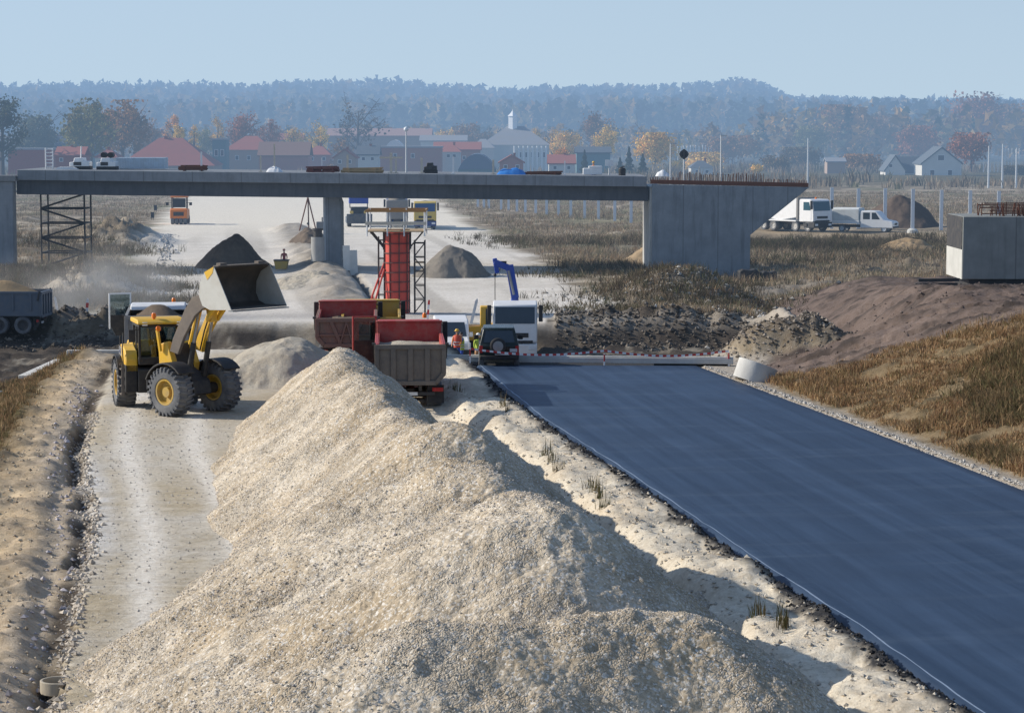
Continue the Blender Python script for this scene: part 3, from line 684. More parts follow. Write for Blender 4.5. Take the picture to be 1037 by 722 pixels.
def build_loader():
    jp = dep(165, 409, 88.2); jp.z = gz(jp)
    root = thing('wheel_loader', 'yellow wheel loader with its wide bucket raised beside the gravel stockpile', 'loader', jp)
    ar = math.atan2(-.955, .29); af = math.atan2(-.65, .76)
    MR = Matrix.Rotation(ar, 4, 'Z'); MF = Matrix.Rotation(af, 4, 'Z')
    R = .86
    # rear frame (joint at origin, machine extends to -x)
    def mbr(): m = MB(); m.M = MR; return m
    def mbf(): m = MB(); m.M = MF; return m
    m = mbr(); m.prism([(-3.2, 1.0), (-3.25, 1.75), (-1.2, 1.75), (-.1, 1.45), (-.1, .62), (-1.0, .55), (-2.6, .7)], -.85, .85)
    m.bb(-.25, .25, -.25, .25, .55, 1.3); m.bb(-2.0, -1.4, -1.0, 1.0, .65, 1.0)
    m.bb(-1.28, -.30, -1.28, -.85, .62, 1.62); m.bb(-1.28, -.30, .85, 1.28, .62, 1.62)
    m.build('rear_frame', BLACK, root, .03)
    m = mbr(); m.prism([(-3.45, 1.15), (-3.5, 2.05), (-3.2, 2.28), (-1.5, 2.42), (-1.30, 2.42), (-1.30, 1.75), (-3.2, 1.75)], -.80, .80); hood = m.build('engine_hood', YELLOW, root, .05)
    m = mbr(); m.bb(-2.9, -1.9, -.815, -.80, 1.85, 2.2); m.build('grille', DARK, hood)
    m = mbr(); m.tube((-2.3, .35, 2.3), (-2.3, .35, 3.0), .07); m.build('exhaust_pipe', DARK, root)
    # rear side panel with the maker's blue and white mark
    m = mbr(); m.prism([(-1.95, 1.8), (-1.95, 2.22), (-1.35, 2.30), (-.55, 2.12), (-.30, 1.80), (-.30, 1.35), (-1.0, 1.28), (-1.2, 1.6)], -1.27, -.84)
    sp = m.build('side_panel', YELLOW, root, .04)
    m = mbr(); m.prism([(-1.95, 1.8), (-1.95, 2.22), (-1.35, 2.30), (-.55, 2.12), (-.30, 1.80), (-.30, 1.35), (-1.0, 1.28), (-1.2, 1.6)], .84, 1.27); m.build('side_panel', YELLOW, root, .04)
    m = mbr(); m.bb(-1.90, -1.40, -1.278, -1.274, 1.86, 2.18); dc = m.build('decal', WHITE, sp)
    m = mbr(); m.bb(-1.84, -1.48, -1.283, -1.280, 1.95, 2.03); m.bb(-1.80, -1.68, -1.283, -1.280, 2.05, 2.14); m.bb(-1.64, -1.50, -1.283, -1.280, 2.05, 2.12); m.build('decal_mark', BLUE, dc)
    # rear fenders
    for s in (-1, 1):
        m = mbr(); arc = [(-1.72+1.02*math.cos(a), R+1.02*math.sin(a)) for a in np.linspace(2.85, .35, 9)]; arc2 = [(-1.72+.96*math.cos(a), R+.96*math.sin(a)) for a in np.linspace(.35, 2.85, 9)]
        m.prism(arc+arc2, s*.78, s*1.48); m.build('fender', BLACK, root, .01)
    # ladder
    m = mbr()
    for k in range(4): m.bb(-.98, -.52, -1.42, -1.29, .52+.30*k, .56+.30*k)
    m.bb(-1.0, -.96, -1.40, -1.30, .5, 1.62); m.bb(-.54, -.50, -1.40, -1.30, .5, 1.62); m.build('ladder', DUST, root)
    m = mbr(); m.path([(-.48, -1.33, 1.62), (-.48, -1.36, 2.2), (-.62, -1.3, 2.75)], .02); m.build('handrail', DARK, root); m = mbr(); m.path([(-1.3, -1.33, 1.62), (-1.3, -1.33, 2.6)], .02); m.build('handrail', DARK, root)
    # cab
    x0, x1, y0, y1, zb, zt = -1.62, -.12, -.82, .82, 1.75, 3.08
    m = mbr(); m.bb(x0, x1, y0, y1, 1.62, zb+.12)
    for x, y in ((x0+.04, y0+.04), (x0+.04, y1-.04), (x1-.12, y0+.04), (x1-.12, y1-.04), (x0+.78, y0+.04), (x0+.78, y1-.04)): m.bar((x+(.10 if x > -.3 else 0), y, zb), (x, y, zt), .09, .08)
    m.bb(x0, x1, y0, y1, zt-.12, zt); cab = m.build('cab', BLACK, root, .02)
    m = mbr(); m.prism([(x0-.12, zt+.002), (x0-.1, zt+.16), (x1+.05, zt+.17), (x1+.22, zt+.06), (x1+.22, zt+.002)], y0-.06, y1+.06); m.build('roof', YELLOW, cab, .03)
    m = mbr(); m.bb(x1-.045, x1-.03, y0+.1, y1-.1, zb+.14, zt-.14); m.bb(x0+.10, x0+.74, y0+.015, y0+.025, zb+.14, zt-.14); m.bb(x0+.85, x1-.2, y0+.015, y0+.025, zb+.14, zt-.14)
    m.bb(x0+.10, x0+.74, y1-.025, y1-.015, zb+.14, zt-.14); m.bb(x0+.85, x1-.2, y1-.025, y1-.015, zb+.14, zt-.14); m.bb(x0+.01, x0+.02, y0+.1, y1-.1, zb+.14, zt-.14); m.build('window_glass', CLEAR, cab)
    m = mbr(); m.bb(-1.28, -.75, -.26, .26, 1.88, 2.25); m.bb(-1.35, -1.22, -.25, .25, 2.2, 2.85); m.build('seat', DARK, cab, .05)
    m = mbr(); m.tube((-.35, 0, 1.85), (-.48, 0, 2.45), .035); m.lathe([(.17, -.012), (.195, 0), (.17, .012), (.155, 0), (.17, -.012)], (-.49, 0, 2.47), (-.5, 0, .86), 20); m.build('steering_wheel', BLACK, cab)
    for s, (bx, by) in ((1, (x1-.1, -.25)),):
        m = mbr(); m.tube((bx, by, zt+.15), (bx, by, zt+.22), .05); m.lathe([(.085, 0), (.085, .12), (.06, .17), (.0001, .18)], (bx, by, zt+.22), (0, 0, 1), 14); m.build('beacon', AMBER, cab)
    for s in (-1, 1):
        m = mbr(); m.path([(x1-.1, s*.84, 2.9), (x1+.1, s*1.18, 2.85)], .018); m.bb(x1+.05, x1+.11, s*1.08-.11, s*1.08+.11, 2.45, 2.9); m.build('mirror', BLACK, cab, .02)
    for c in ((-1.72, -1.14), (-1.72, 1.14)): wheel(root, (c[0], c[1], R), (0, 1, 0), R, .66, TYRE, paint('dusty_yellow_hub', (.50, .31, .04), .6, dirt=.6, dirtc=(.33, .27, .19)), 26, .52, MR)
    # front frame
    m = mbf(); m.prism([(.15, .62), (.15, 1.25), (.75, 1.45), (.55, 2.35), (.95, 2.45), (1.25, 1.6), (2.05, 1.2), (2.15, .72), (1.4, .55)], -.42, .42)
    m.tube((1.72, -.95, R), (1.72, .95, R), .2); m.build('front_frame', BLACK, root, .03)
    m = mbf(); m.prism([(.55, 1.5), (.5, 2.42), (.95, 2.55), (1.3, 1.75), (1.2, 1.3)], -.63, -.40); m.prism([(.55, 1.5), (.5, 2.42), (.95, 2.55), (1.3, 1.75), (1.2, 1.3)], .40, .63); m.build('arm_tower', YELLOW, root, .03)
    for s in (-1, 1):
        m = mbf(); arc = [(1.72+1.08*math.cos(a), R+1.04*math.sin(a)) for a in np.linspace(2.75, .75, 10)]; arc2 = [(1.72+1.02*math.cos(a), R+.98*math.sin(a)) for a in np.linspace(.75, 2.75, 10)]
        m.prism(arc+arc2, s*.70, s*1.46); m.bb(.72, .80, s*.70, s*1.40, .9, 1.35); m.build('fender', BLACK, root, .01)
    for c in ((1.72, -1.14), (1.72, 1.14)): wheel(root, (c[0], c[1], R), (0, 1, 0), R, .66, TYRE, paint('dusty_yellow_hub', (.50, .31, .04), .6, dirt=.6, dirtc=(.33, .27, .19)), 26, .52, MF)
    # work lamp on its post
    m = mbf(); m.bar((.72, -.72, 2.2), (.66, -.80, 2.95), .09); pl = m.build('lamp_post', YELLOW, root)
    m = mbf(); m.lathe([(.09, 0), (.10, .06), (.0001, .1)], (.68, -.80, 3.0), (.9, 0, .2), 14); m.build('lamp', AMBER, pl)
    MF = MF @ Matrix.Translation((.72, 0, 0))
    # lift arms, raised: pivot P at the tower, bucket pin B
    P = (.62, 2.32); B = (2.55, 4.10)
    for s in (-1, 1):
        m = mbf(); m.prism([(P[0]-.22, P[1]-.10), (P[0]-.05, P[1]+.35), (1.20, 3.72), (1.60, 4.18), (1.95, 4.28), (B[0]+.12, B[1]+.18), (B[0]+.14, B[1]-.12), (2.1, 3.78), (1.72, 3.52), (1.15, 2.75), (P[0]+.2, P[1]-.2)], s*.52, s*.64)
        m.build('lift_arm', DUST if s < 0 else YELLOW, root, .02, label='dust covered tan lift arm on the cab side' if s < 0 else None)
    for s in (-1, 1):
        m = mbf(); m.path([(.75, s*.48, 2.2), (1.0, s*.47, 2.9), (1.25, s*.46, 3.4), (1.5, s*.40, 3.9), (1.55, s*.2, 4.2)], .028, 6); m.build('hydraulic_hose', BLACK, root)
        m = mbr(); m.box((x1+.16, s*.62, zt+.02), (.10, .20, .13)); m.build('work_lamp', LAMP, cab, .02)
    m = mbf(); m.bb(1.55, 1.85, -.52, .52, 3.72, 4.02); m.tube((B[0], -.75, B[1]), (B[0], .75, B[1]), .08); m.build('cross_tube', YELLOW, root, .03)
    m = mbf(); m.prism([(1.45, 4.55), (1.62, 4.68), (2.02, 3.95), (2.05, 3.3), (1.85, 3.3), (1.72, 3.9)], -.14, .14); m.build('bell_crank', YELLOW, root, .02)
    m = mbf(); m.prism([(1.95, 3.30), (1.97, 3.52), (2.52, 4.20), (2.62, 4.42), (2.70, 4.40), (2.66, 4.08)], .18, .32); m.prism([(1.95, 3.30), (1.97, 3.52), (2.52, 4.20), (2.62, 4.42), (2.70, 4.40), (2.66, 4.08)], -.32, -.18); m.build('tilt_link', YELLOW, root, .02)
    m = mbf(); m.tube((.82, 0, 2.45), (1.25, 0, 3.65), .11); cy = m.build('tilt_cylinder', YELLOW, root); m = mbf(); m.tube((1.2, 0, 3.5), (1.55, 0, 4.62), .055); m.build('piston_rod', STEEL, cy)
    for s in (-1, 1):
        m = mbf(); m.tube((1.05, s*.36, 1.25), (1.35, s*.36, 2.55), .10); cy = m.build('lift_cylinder', BLACK, root); m = mbf(); m.tube((1.32, s*.36, 2.45), (1.62, s*.36, 3.62), .05); m.build('piston_rod', STEEL, cy)
    # bucket: (x forward, z up) profile from the pin
    bx, bz = B[0]+.16, B[1]-.22; hw = 1.30
    pr = [(1.62, .02), (.55, -.03), (.18, .10), (.02, .42), (.05, .85), (.30, 1.25), (.78, 1.46)]
    inn = [(.80, 1.42), (.35, 1.20), (.12, .83), (.09, .44), (.23, .16), (.56, .04), (1.58, .06)]
    m = mbf(); m.prism([(bx+a, bz+b) for a, b in pr+inn], -hw, hw)
    bk = m.build('bucket', paint('bucket_steel', (.075, .065, .055), .6, .1, dirt=.5, dirtc=(.19, .155, .12)), root)
    for s in (-1, 1):
        m = mbf(); m.prism([(bx+a, bz+b) for a, b in pr], s*hw, s*(hw+.03))
        sp = m.build('side_plate', paint('bucket_side', (.58, .56, .50), .4, .1, dirt=.8, dirtc=(.33, .29, .23), sc=1.0), bk)
        m = mbf(); m.prism([(bx+.78, bz+1.47), (bx+.72, bz+1.25), (bx+.45, bz+1.0), (bx+.30, bz+1.26)], s*(hw+.032), s*(hw+.04)); m.build('worn_paint', YELLOW, sp)
    m = mbf(); m.bb(bx+1.48, bx+1.72, -hw-.03, hw+.03, bz-.045, bz-.008); m.build('cutting_edge', STEEL, bk)
    m = mbf(); m.bb(bx+.60, bx+.86, -hw+.1, hw-.1, bz+1.468, bz+1.50); m.bb(bx+.6, bx+.8, -1.05, -.75, bz+1.5, bz+1.58); m.bb(bx+.6, bx+.8, .75, 1.05, bz+1.5, bz+1.58); m.build('spill_guard', DUST, bk)
    for s in (-1, 1):
        m = mbf(); m.prism([(B[0]-.16, B[1]-.14), (B[0]-.1, B[1]+.5), (bx+.04, bz+.82), (bx+.06, bz+.1)], s*.66-.04, s*.66+.04); m.build('hinge_bracket', YELLOW, bk)
    d = MR @ Vector((-.98, 0, 2.13)); person('person', 'driver in a dark jacket seated inside the loader cab', jp+d, ar, paint('dark_jacket', (.04, .045, .05), .9, dirt=0), paint('dark_trousers', (.03, .035, .05), .9, dirt=0), arms=(.6, .6), elbow=(.8, .8), sit=True)
build_loader()

# ------------------------------------------------------------------ lorries
def tyres(root, xs, R=.52, y=.98, rim=GALV, dual=()):
    for x in xs:
        for s in (-1, 1):
            wd = .56 if x in dual else .32
            wheel(root, (x, s*(y-(.10 if x in dual else 0)), R), (0, 1, 0), R, wd, TYRE, rim, 0, .56, None, .06)
def cab(root, x0, m, zb=.95, h=2.1, w=2.44, open_left=False, mirror=BLACK, lower=BLACK, ws=GLASS, doorm=None):
    zt = zb+h; hw = w/2
    b = MB(); b.prism([(x0, zb-.05), (x0, zt-.12), (x0+.15, zt), (x0+1.55, zt), (x0+1.82, zt-.14), (x0+2.02, zb+h*.44), (x0+2.06, zb+.05), (x0+1.9, zb-.05)], -hw, hw)
    c = b.build('cab', m, root, .05)
    b = MB(); p0, p1 = (x0+1.86, zt-.22), (x0+2.015, zb+h*.48)
    b.prism([(p0[0]+.012, p0[1]), (p1[0]+.012, p1[1]), (p1[0]-.1, p1[1]), (p0[0]-.1, p0[1])], -hw+.12, hw-.12); b.build('windscreen', ws, c)
    b = MB(); b.bb(x0+1.95, x0+2.075, -.72, .72, zb+.28, zb+.52); b.bb(x0+1.95, x0+2.078, -.95, .95, zb-.02, zb+.12); b.build('grille', BLACK, c, .01)
    b = MB(); b.prism([(x0+1.3, .38), (x0+2.18, .42), (x0+2.2, zb-.07), (x0+1.3, zb-.07)], -hw-.01, hw+.01); bu = b.build('bumper', lower, c, .04)
    for s in (-1, 1):
        b = MB(); b.bb(x0+2.15, x0+2.215, s*.92-.2, s*.92+.2, .62, .82); b.build('headlight', LAMP, bu, .02)
        b = MB(); b.bar((x0+1.85, s*hw, zt-.25), (x0+2.0, s*(hw+.22), zt-.2), .05); b.bb(x0+1.86, x0+2.02, s*(hw+.20)-.11, s*(hw+.20)+.11, zt-1.0, zt-.12); b.build('mirror', mirror, c, .03)
        b = MB(); b.bb(x0+.5, x0+1.72, s*(hw+.002), s*(hw+.02), zb+.02, zt-.18); d = b.build('door', doorm or m, c, .01)
        b = MB(); b.prism([(x0+.62, zb+h*.5), (x0+.62, zt-.28), (x0+1.45, zt-.28), (x0+1.66, zb+h*.5)], s*(hw+.021), s*(hw+.026)); b.build('window', ws, d)
    for s in (-1, 1): b = MB(); b.bb(x0+.6, x0+1.1, s*(hw-.2), s*(hw+.02), .5, .9); b.build('step', lower, c)
    return c
def open_door(root, hinge, m, ang, s=1):
    """driver's door swung open: frame round a window above a dark panel"""
    hx_, hy_ = hinge; M = Matrix.Translation((hx_, hy_, 0)) @ Matrix.Rotation(ang, 4, 'Z')
    b = MB(); b.M = M; z0, z1, zm, wd = 1.1, 2.95, 2.0, 1.0
    b.bb(0, .06, -.03, .03, z0, z1); b.bb(wd-.06, wd, -.03, .03, z0+.3, z1); b.bb(.06, wd-.06, -.03, .03, z1-.06, z1)
    d = b.build('door', m, root, .01)
    b = MB(); b.M = M; b.prism([(.06, z0), (.06, zm), (wd-.06, zm), (wd-.06, z0+.45), (wd-.3, z0)], -.025, .025); b.build('door_panel', BLACK, d)
    b = MB(); b.M = M; b.bb(.06, wd-.06, -.006, .006, zm, z1-.06); b.build('window', CLEAR, d)
def tipper(name, label, loc, rz, bedm, gatem, cabm, inner=None, ribs='vertical', top=2.5, front=2.85, length=5.0, L0=.0, load=None, loadz=.25, fourth=False, opend=None, beacons=0, tarp=None, cat='dump truck', half_pipe=True, lower=BLACK, x_cab=None, rim=GALV):
    root = thing(name, label, cat, loc, rz)
    zb = 1.02; hw = 1.24; inner = inner or bedm
    ch = MB(); xc = x_cab or length+.45
    ch.bb(.25, xc+1.6, -.42, -.30, .72, .98); ch.bb(.25, xc+1.6, .30, .42, .72, .98); ch.bb(.3, .42, -.9, .9, .55, .68); ch.bb(.9, 2.7, -.15, .15, .45, .75); ch.tube((1.1, -.9, .52), (1.1, .9, .52), .11); ch.tube((2.45, -.9, .52), (2.45, .9, .52), .11)
    ch.bb(3.2, 4.2, .45, .95, .5, .95); ch.bb(3.2, 4.4, -1.0, -.45, .5, .95); ch.build('chassis', DARK, root, .01)
    c = .30 if half_pipe else .04
    o_ = [(-hw, top), (-hw, zb+c*1.1), (-hw+c, zb), (hw-c, zb), (hw, zb+c*1.1), (hw, top)]; t = .07
    i_ = [(hw-t, top), (hw-t, zb+c*1.1+.03), (hw-c-.03, zb+t), (-hw+c+.03, zb+t), (-hw+t, zb+c*1.1+.03), (-hw+t, top)]
    b = MB(); b.prism(o_+i_, .10, length, 'x')
    for x in np.linspace(.6, length-.3, 5): b.bb(x-.06, x+.06, hw, hw+.06, zb+.35, top-.08); b.bb(x-.06, x+.06, -hw-.06, -hw, zb+.35, top-.08)
    b.bb(.1, length, hw, hw+.05, top-.14, top-.005); b.bb(.1, length, -hw-.05, -hw, top-.14, top-.005)
    bed = b.build('bed', bedm, root, .015)
    b = MB(); pf = [(-hw, front), (-hw, zb+c*1.1), (-hw+c, zb), (hw-c, zb), (hw, zb+c*1.1), (hw, front)]; b.prism(pf, length+.002, length+.09, 'x'); b.bb(length-.05, length+.25, -hw-.03, hw+.03, front+.002, front+.07); b.build('headboard', inner, bed, .02)
    if inner is not bedm:
        b = MB(); b.prism([(hw-t-.002, top-.01), (hw-t-.002, zb+.4), (hw-t-.03, zb+.4), (hw-t-.03, top-.01)], .2, length, 'x'); b.prism([(-hw+t+.002, top-.01), (-hw+t+.002, zb+.4), (-hw+t+.03, zb+.4), (-hw+t+.03, top-.01)], .2, length, 'x'); b.build('liner', inner, bed)
    # tailgate
    b = MB(); gp = [(-hw-.05, top-.02), (-hw-.05, zb+c*1.1-.03), (-hw+c-.03, zb-.06), (hw-c+.03, zb-.06), (hw+.05, zb+c*1.1-.03), (hw+.05, top-.02)]
    b.prism(gp, .02, .098, 'x'); g = b.build('tailgate', gatem, bed, .01)
    b = MB(); zt = top-.02
    for y0, y1, z0, z1 in ((-hw-.06, hw+.06, zt-.16, zt), (-hw-.06, -hw+.10, zb+c*1.2, zt-.16), (hw-.10, hw+.06, zb+c*1.2, zt-.16), (-hw+c, hw-c, zb-.06, zb+.10)): b.bb(-.06, .019, y0, y1, z0, z1)
    for s in (-1, 1): b.bar((-.02, s*(hw-.02), zb+c*1.25), (-.02, s*(hw-c), zb+.03), .08, .16)
    if ribs == 'vertical':
        for y in (-.62, 0, .62): b.bb(-.05, .019, y-.09, y+.09, zb+.10, zt-.16)
    else:
        for s in (-1, 1): b.bar((-.02, s*.25, zb+.1), (-.02, s*.62, zt-.16), .06, .14); b.bar((-.02, s*.25, zb+.12), (-.02, s*.0, zt-.16), .06, .11)
        b.bb(-.04, .019, -hw, hw, zb+.42, zb+.5)
    b.build('rib', gatem if ribs == 'vertical' else bedm, g, .01)
    for s in (-1, 1): b = MB(); b.tube((.06, s*(hw+.02), zt+.02), (.06, s*(hw+.16), zt+.02), .05); b.bar((.2, s*(hw+.06), zt-.5), (.06, s*(hw+.08), zt+.05), .07); b.build('hinge', DARK, g)
    if load:
        n = 14; b = MB(); vs = []; fs = []
        for i in range(n):
            for j in range(n):
                x = .25+(length-.3)*i/(n-1); y = (-hw+.09)+(2*hw-.18)*j/(n-1); e = min(i, n-1-i)/6.; e2 = min(j, n-1-j)/6.
                vs.append((x, y, top-.35+loadz*2*min(1, e+.15)*min(1, e2+.1)+.10*_v[0](x*2.1, y*2.3)))
        b.add(vs, [(i*n+j, (i+1)*n+j, (i+1)*n+j+1, i*n+j+1) for i in range(n-1) for j in range(n-1)]); b.build('load', load, bed)
    if tarp:
        b = MB(); b.prism([(2.6, front+.02), (2.7, front+.2), (3.2, front+.25), (3.6, front+.25), (length-.2, front+.2), (length, front+.02)], -hw+.1, hw-.1); b.build('tarp', tarp, bed, .05)
    xs = [1.1, 2.45, xc+1.25]+([xc-.35] if fourth else [])
    tyres(root, xs, dual=(1.1, 2.45), rim=rim)
    for s in (-1, 1):
        b = MB(); b.bb(.42, .45, s*.93-.3, s*.93+.3, .25, .92); b.build('mudflap', BLACK, root)
        b = MB(); b.bb(.24, .30, s*1.0-.2, s*1.0+.2, .70, .84); b.build('tail_lamp', REDLENS, root)
    b = MB(); b.bb(.22, .24, -.26, .26, .56, .68); b.build('number_plate', WHITE, root)
    cb = cab(root, xc, cabm, lower=lower, h=min(2.1, front-.95-.03))
    if opend: open_door(root, (xc+1.85, 1.26), opend, math.radians(108))
    for k in range(beacons):
        b = MB(); b.lathe([(.08, 0), (.085, .13), (.05, .19), (.0001, .2)], (xc+.3, (-.6, .75)[k], min(3.06, front+.12)), (0, 0, 1), 12); b.build('beacon', AMBER, cb)
    return root
ROADANG = PI/2+.14
p = on_ground(415, 89.5); tipper('dump_truck', 'red dump truck nearest the asphalt, seen from its dusty ribbed tailgate with driver door open', p, ROADANG-.09, paint('red_bed', (.40, .045, .04), .5, dirt=.5, dirtc=(.22, .15, .12)), DUST, RED, inner=RED, top=2.46, front=2.86, load=S_PALE, loadz=.1, opend=RED, lower=RED, beacons=1)
p = on_ground(350, 102.5); tipper('dump_truck', 'red dump truck standing left of the nearest one with diagonal braces on its tailgate', p, PI/2+.055, DUSTRED, DUSTRED, RED, inner=RED, ribs='diagonal', top=2.2, front=2.5, load=S_BROWN, loadz=.08, half_pipe=True)
p = on_ground(375, 105.5); tipper('dump_truck', 'dump truck with a yellow tipping body ahead of the two red ones', p, PI/2+.05, paint('ochre_bed', (.50, .32, .05), .5, dirt=.35), paint('ochre_bed', (.50, .32, .05)), YELLOW, top=2.0, front=2.32)
p = on_ground(157, 100); tipper('dump_truck', 'grey bodied truck with white rolled cover behind the loader cab, its door open', p, ROADANG-.02, GREYBODY, GREYBODY, WHITE, top=2.5, front=2.5, load=S_BROWN, loadz=.3, opend=WHITE, tarp=paint('pale_tarp', (.7, .71, .72), .6), beacons=1, half_pipe=False)
p = dep(47, 316, 141); p.z = gz(p); tipper('dump_truck', 'blue grey tipper loaded with sand driving off the left edge through dust', p, PI*.985, GREYBLUE, GREYBLUE, GREYBLUE, top=2.45, front=2.6, load=soil('orange_sand', (.40, .29, .17), (.33, .23, .13), (.28, .22, .15), 1.2), loadz=.45, half_pipe=False, rim=DARK)
# ------------------------------------------------------------------ overpass under construction
def build_bridge():
    root = thing('bridge', 'unfinished concrete overpass spanning the road works on one slim pier', 'bridge', (0, 192, 0))
    M = Matrix.Translation((0, -192, 0))
    def B(): m = MB(); m.M = M; return m
    zl = lambda x, z0: z0-0.0107*(x+37.5)            # the deck falls gently to the right
    def slab(x0, x1, y0, y1, zt, th, m, name, bev=.03):
        b = B(); vs = []
        for x in (x0, x1):
            for y in (y0, y1):
                for dz in (0, -th): vs.append((x, y, zl(x, zt)+dz))
        b.add(vs, [(0, 2, 3, 1), (4, 5, 7, 6), (0, 1, 5, 4), (2, 6, 7, 3), (0, 4, 6, 2), (1, 3, 7, 5)]); return b.build(name, m, root, bev)
    slab(-38.4, 10.45, 192, 203, 6.78, .80, concrete('deck_concrete', (.25, .27, .29), .6, 1.9), 'deck_slab')
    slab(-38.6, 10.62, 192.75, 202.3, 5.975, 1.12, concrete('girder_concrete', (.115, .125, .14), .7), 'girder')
    p = dep(339.5, 274, 196); g = gz(p)
    b = B(); x0, x1 = p.x-.60, p.x+.60; zt = zl(p.x, 4.853); b.prism([(x0, g-.6), (x1, g-.6), (x1, zt-.5), (x1-.18, zt-.002), (x0, zt-.002)], 194.2, 197.6); b.build('pier', CONCP, root, .05)
    b = B(); b.bb(x0-.22, x0-.03, 194.6, 194.8, g-.3, zt-.01); b.build('lit_strip', GALV, root)  # pale strip added to stand for the pier's sunlit left face
    # left abutment
    xa = -38.4; b = B(); b.prism([(-60, -1.5), (xa-.3, -1.5), (xa-.3, 5.9), (-60, 5.9)], 191.7, 193.0); b.build('abutment', concrete('abutment_concrete', (.30, .315, .33), .6, 2.6), root, .04)
    b = B(); b.bb(-60, xa-.05, 191.5, 193.3, 5.903, 6.35); b.build('bearing_cap', CONCD, root, .03)
    # right abutment and its wing wall
    xr = 10.75; b = B(); b.bb(xr, xr+1.2, 196.2, 203.0, -3, 5.45); b.bb(xr-.02, xr+1.2, 192.6, 195.6, -3, 5.45); b.build('abutment', concrete('abutment_pale', (.55, .545, .51), .3), root, .03)
    pts = [(660.5, 187), (819.5, 190), (760, 238), (759, 300), (660.5, 300)]
    pr = [(dep(a, c, 191.9).x, dep(a, c, 191.9).z) for a, c in pts]
    b = B(); b.prism(pr, 191.9, 192.58); wm = concrete('wing_concrete', (.26, .29, .315), .9, 1.35); w = b.build('wing_wall', wm, root, .03)
    b = B(); a0, a1 = dep(659, 185, 191.8), dep(819, 188, 191.8); b.bar((a0.x, 192.3, a0.z+.05), (a1.x, 192.3, a1.z+.02), .5, .32); b.build('rusty_capping', RUST, w)
    b = B(); 
    for k in range(95):
        f = (k+random.random()*.6)/95; x = a0.x+(a1.x-a0.x)*f; z = a0.z+(a1.z-a0.z)*f
        h = (.55+.25*random.random())*(1 if .18 < f < .72 else .45); b.bar((x, 192.2+.3*random.random(), z+.1), (x+.1*(random.random()-.5), 192.3, z+.1+h), .045)
    rb = b.build('starter_bars', RUST, w); tag(rb, kind='stuff')
build_bridge()
def dk(px, py=None, Y=194):          # a spot on the bridge deck
    p = dep(px, 170, Y); p.z = 6.78-0.0107*(p.x+37.5)+.002; return p
def simple(name, label, cat, loc, mb, m, rz=0, group=None, bev=0.0):
    o = mb.build(name, m, None, bev); o.location = loc; o.rotation_euler = (0, 0, rz); return tag(o, label, cat, group)
def post(px, ytop, label, m, w=.10, Y=194, group=None, name='timber_post', base=None, cross=None, dyb=0):
    p = dk(px, Y=Y) if base is None else base
    h = dep(px, ytop, p.y).z-p.z; root = MB(); root.bb(-w/2, w/2, -w/2, w/2, 0, h); root.bb(-w*1.2, w*1.2, -w*1.2, w*1.2, 0, .06)
    if cross: root.bb(-cross, cross, -w/2-.04, -w/2-.002, h-.45, h-.30)
    return simple(name, label, 'post', p, root, m, group=group)
PALE = paint('pale_timber', (.62, .56, .46), .8, dirt=.3)
post(204, 154, 'white stake beside the rusty bars bundle on the left deck', WHITE, .13)
post(264, 158, 'thin grey stake left of the white covered heap on the deck', PALE, .10)
post(278, 146, 'tall thin stake rising out of the white covered heap', PALE, .12)
post(326, 160, 'stake standing in the rusty formwork stack on the deck', WHITE, .08)
post(352, 157, 'pale timber post at the right end of the rusty stack', PALE, .16)
post(396, 155, 'pale post with a yellow crossbar on the deck above the red column', PALE, .2, cross=.9)
post(401, 162, 'short pale post just right of the post with the crossbar', PALE, .15)
post(427, 160, 'pale post left of the dark engine on the deck', PALE, .18)
post(459, 159, 'white post standing between the dark engine and the blue sheet', WHITE, .14)
post(499.5, 162, 'leaning pale stake next to the blue sheet', PALE, .16)
post(572, 163, 'thin white stake between the blue sheet and the white box', WHITE, .09)
def lamp_mast(px, ytop, label, Y, wd=.11, head=None, base=None, group=None):
    b = dep(px, 185, Y); b.z = gz(b)
    if base: b = dk(px, Y=Y)
    h = dep(px, ytop, Y).z-b.z
    r = thing('mast', label, 'mast', b, group=group); m = MB(); m.tube((0, 0, 0), (0, 0, h), wd, wd*.6, 8); m.build('pole', GALV, r)
    if head == 'ball': m = MB(); m.ball((0, 0, h), .2); m.build('lamp_globe', LAMP, r)
    elif head == 'disc': m = MB(); m.lathe([(.22, 0), (.40, 0), (.40, .12), (.22, .12), (.22, 0)], (0, 0, h-.3), (0, 1, 0), 20); m.box((0, 0, h-.3), (.2, .2, .9)); m.box((0, 0, h-.3), (.9, .13, .10)); m.build('signal_ring', BLACK, r)
    elif head == 'board': m = MB(); m.bb(-.32, .32, -.05, .05, h-.5, h); m.build('sign_board', WHITE, r)
    else: m = MB(); m.bb(-.05, .5, -.06, .06, h-.1, h); m.build('lamp_arm', GALV, r)
    return r
lamp_mast(411.5, 131, 'tall pale mast with a round head above the bridge pier side', 198, .085, 'ball', True)
lamp_mast(679, 145, 'tall white mast at the joint of deck and wing wall', 216, .11)
lamp_mast(692.5, 153, 'mast with a dark round signal ring behind the wing wall', 224, .12, 'disc')
lamp_mast(730, 137, 'tall white mast behind the middle of the wing wall', 222, .11)
lamp_mast(818, 140, 'tall white mast behind the right end of the wing wall', 430, .2)
lamp_mast(617, 162, 'low mast with a small white board right of the white box', 196, .07, 'board', True)
for x, y, l in ((1001, 148, 'left of three thin masts right of the gabled houses'), (1015, 146, 'middle of three thin masts right of the gabled houses'), (1029, 150, 'right of three thin masts near the photo edge')):
    lamp_mast(x, y, l, 430, .2)
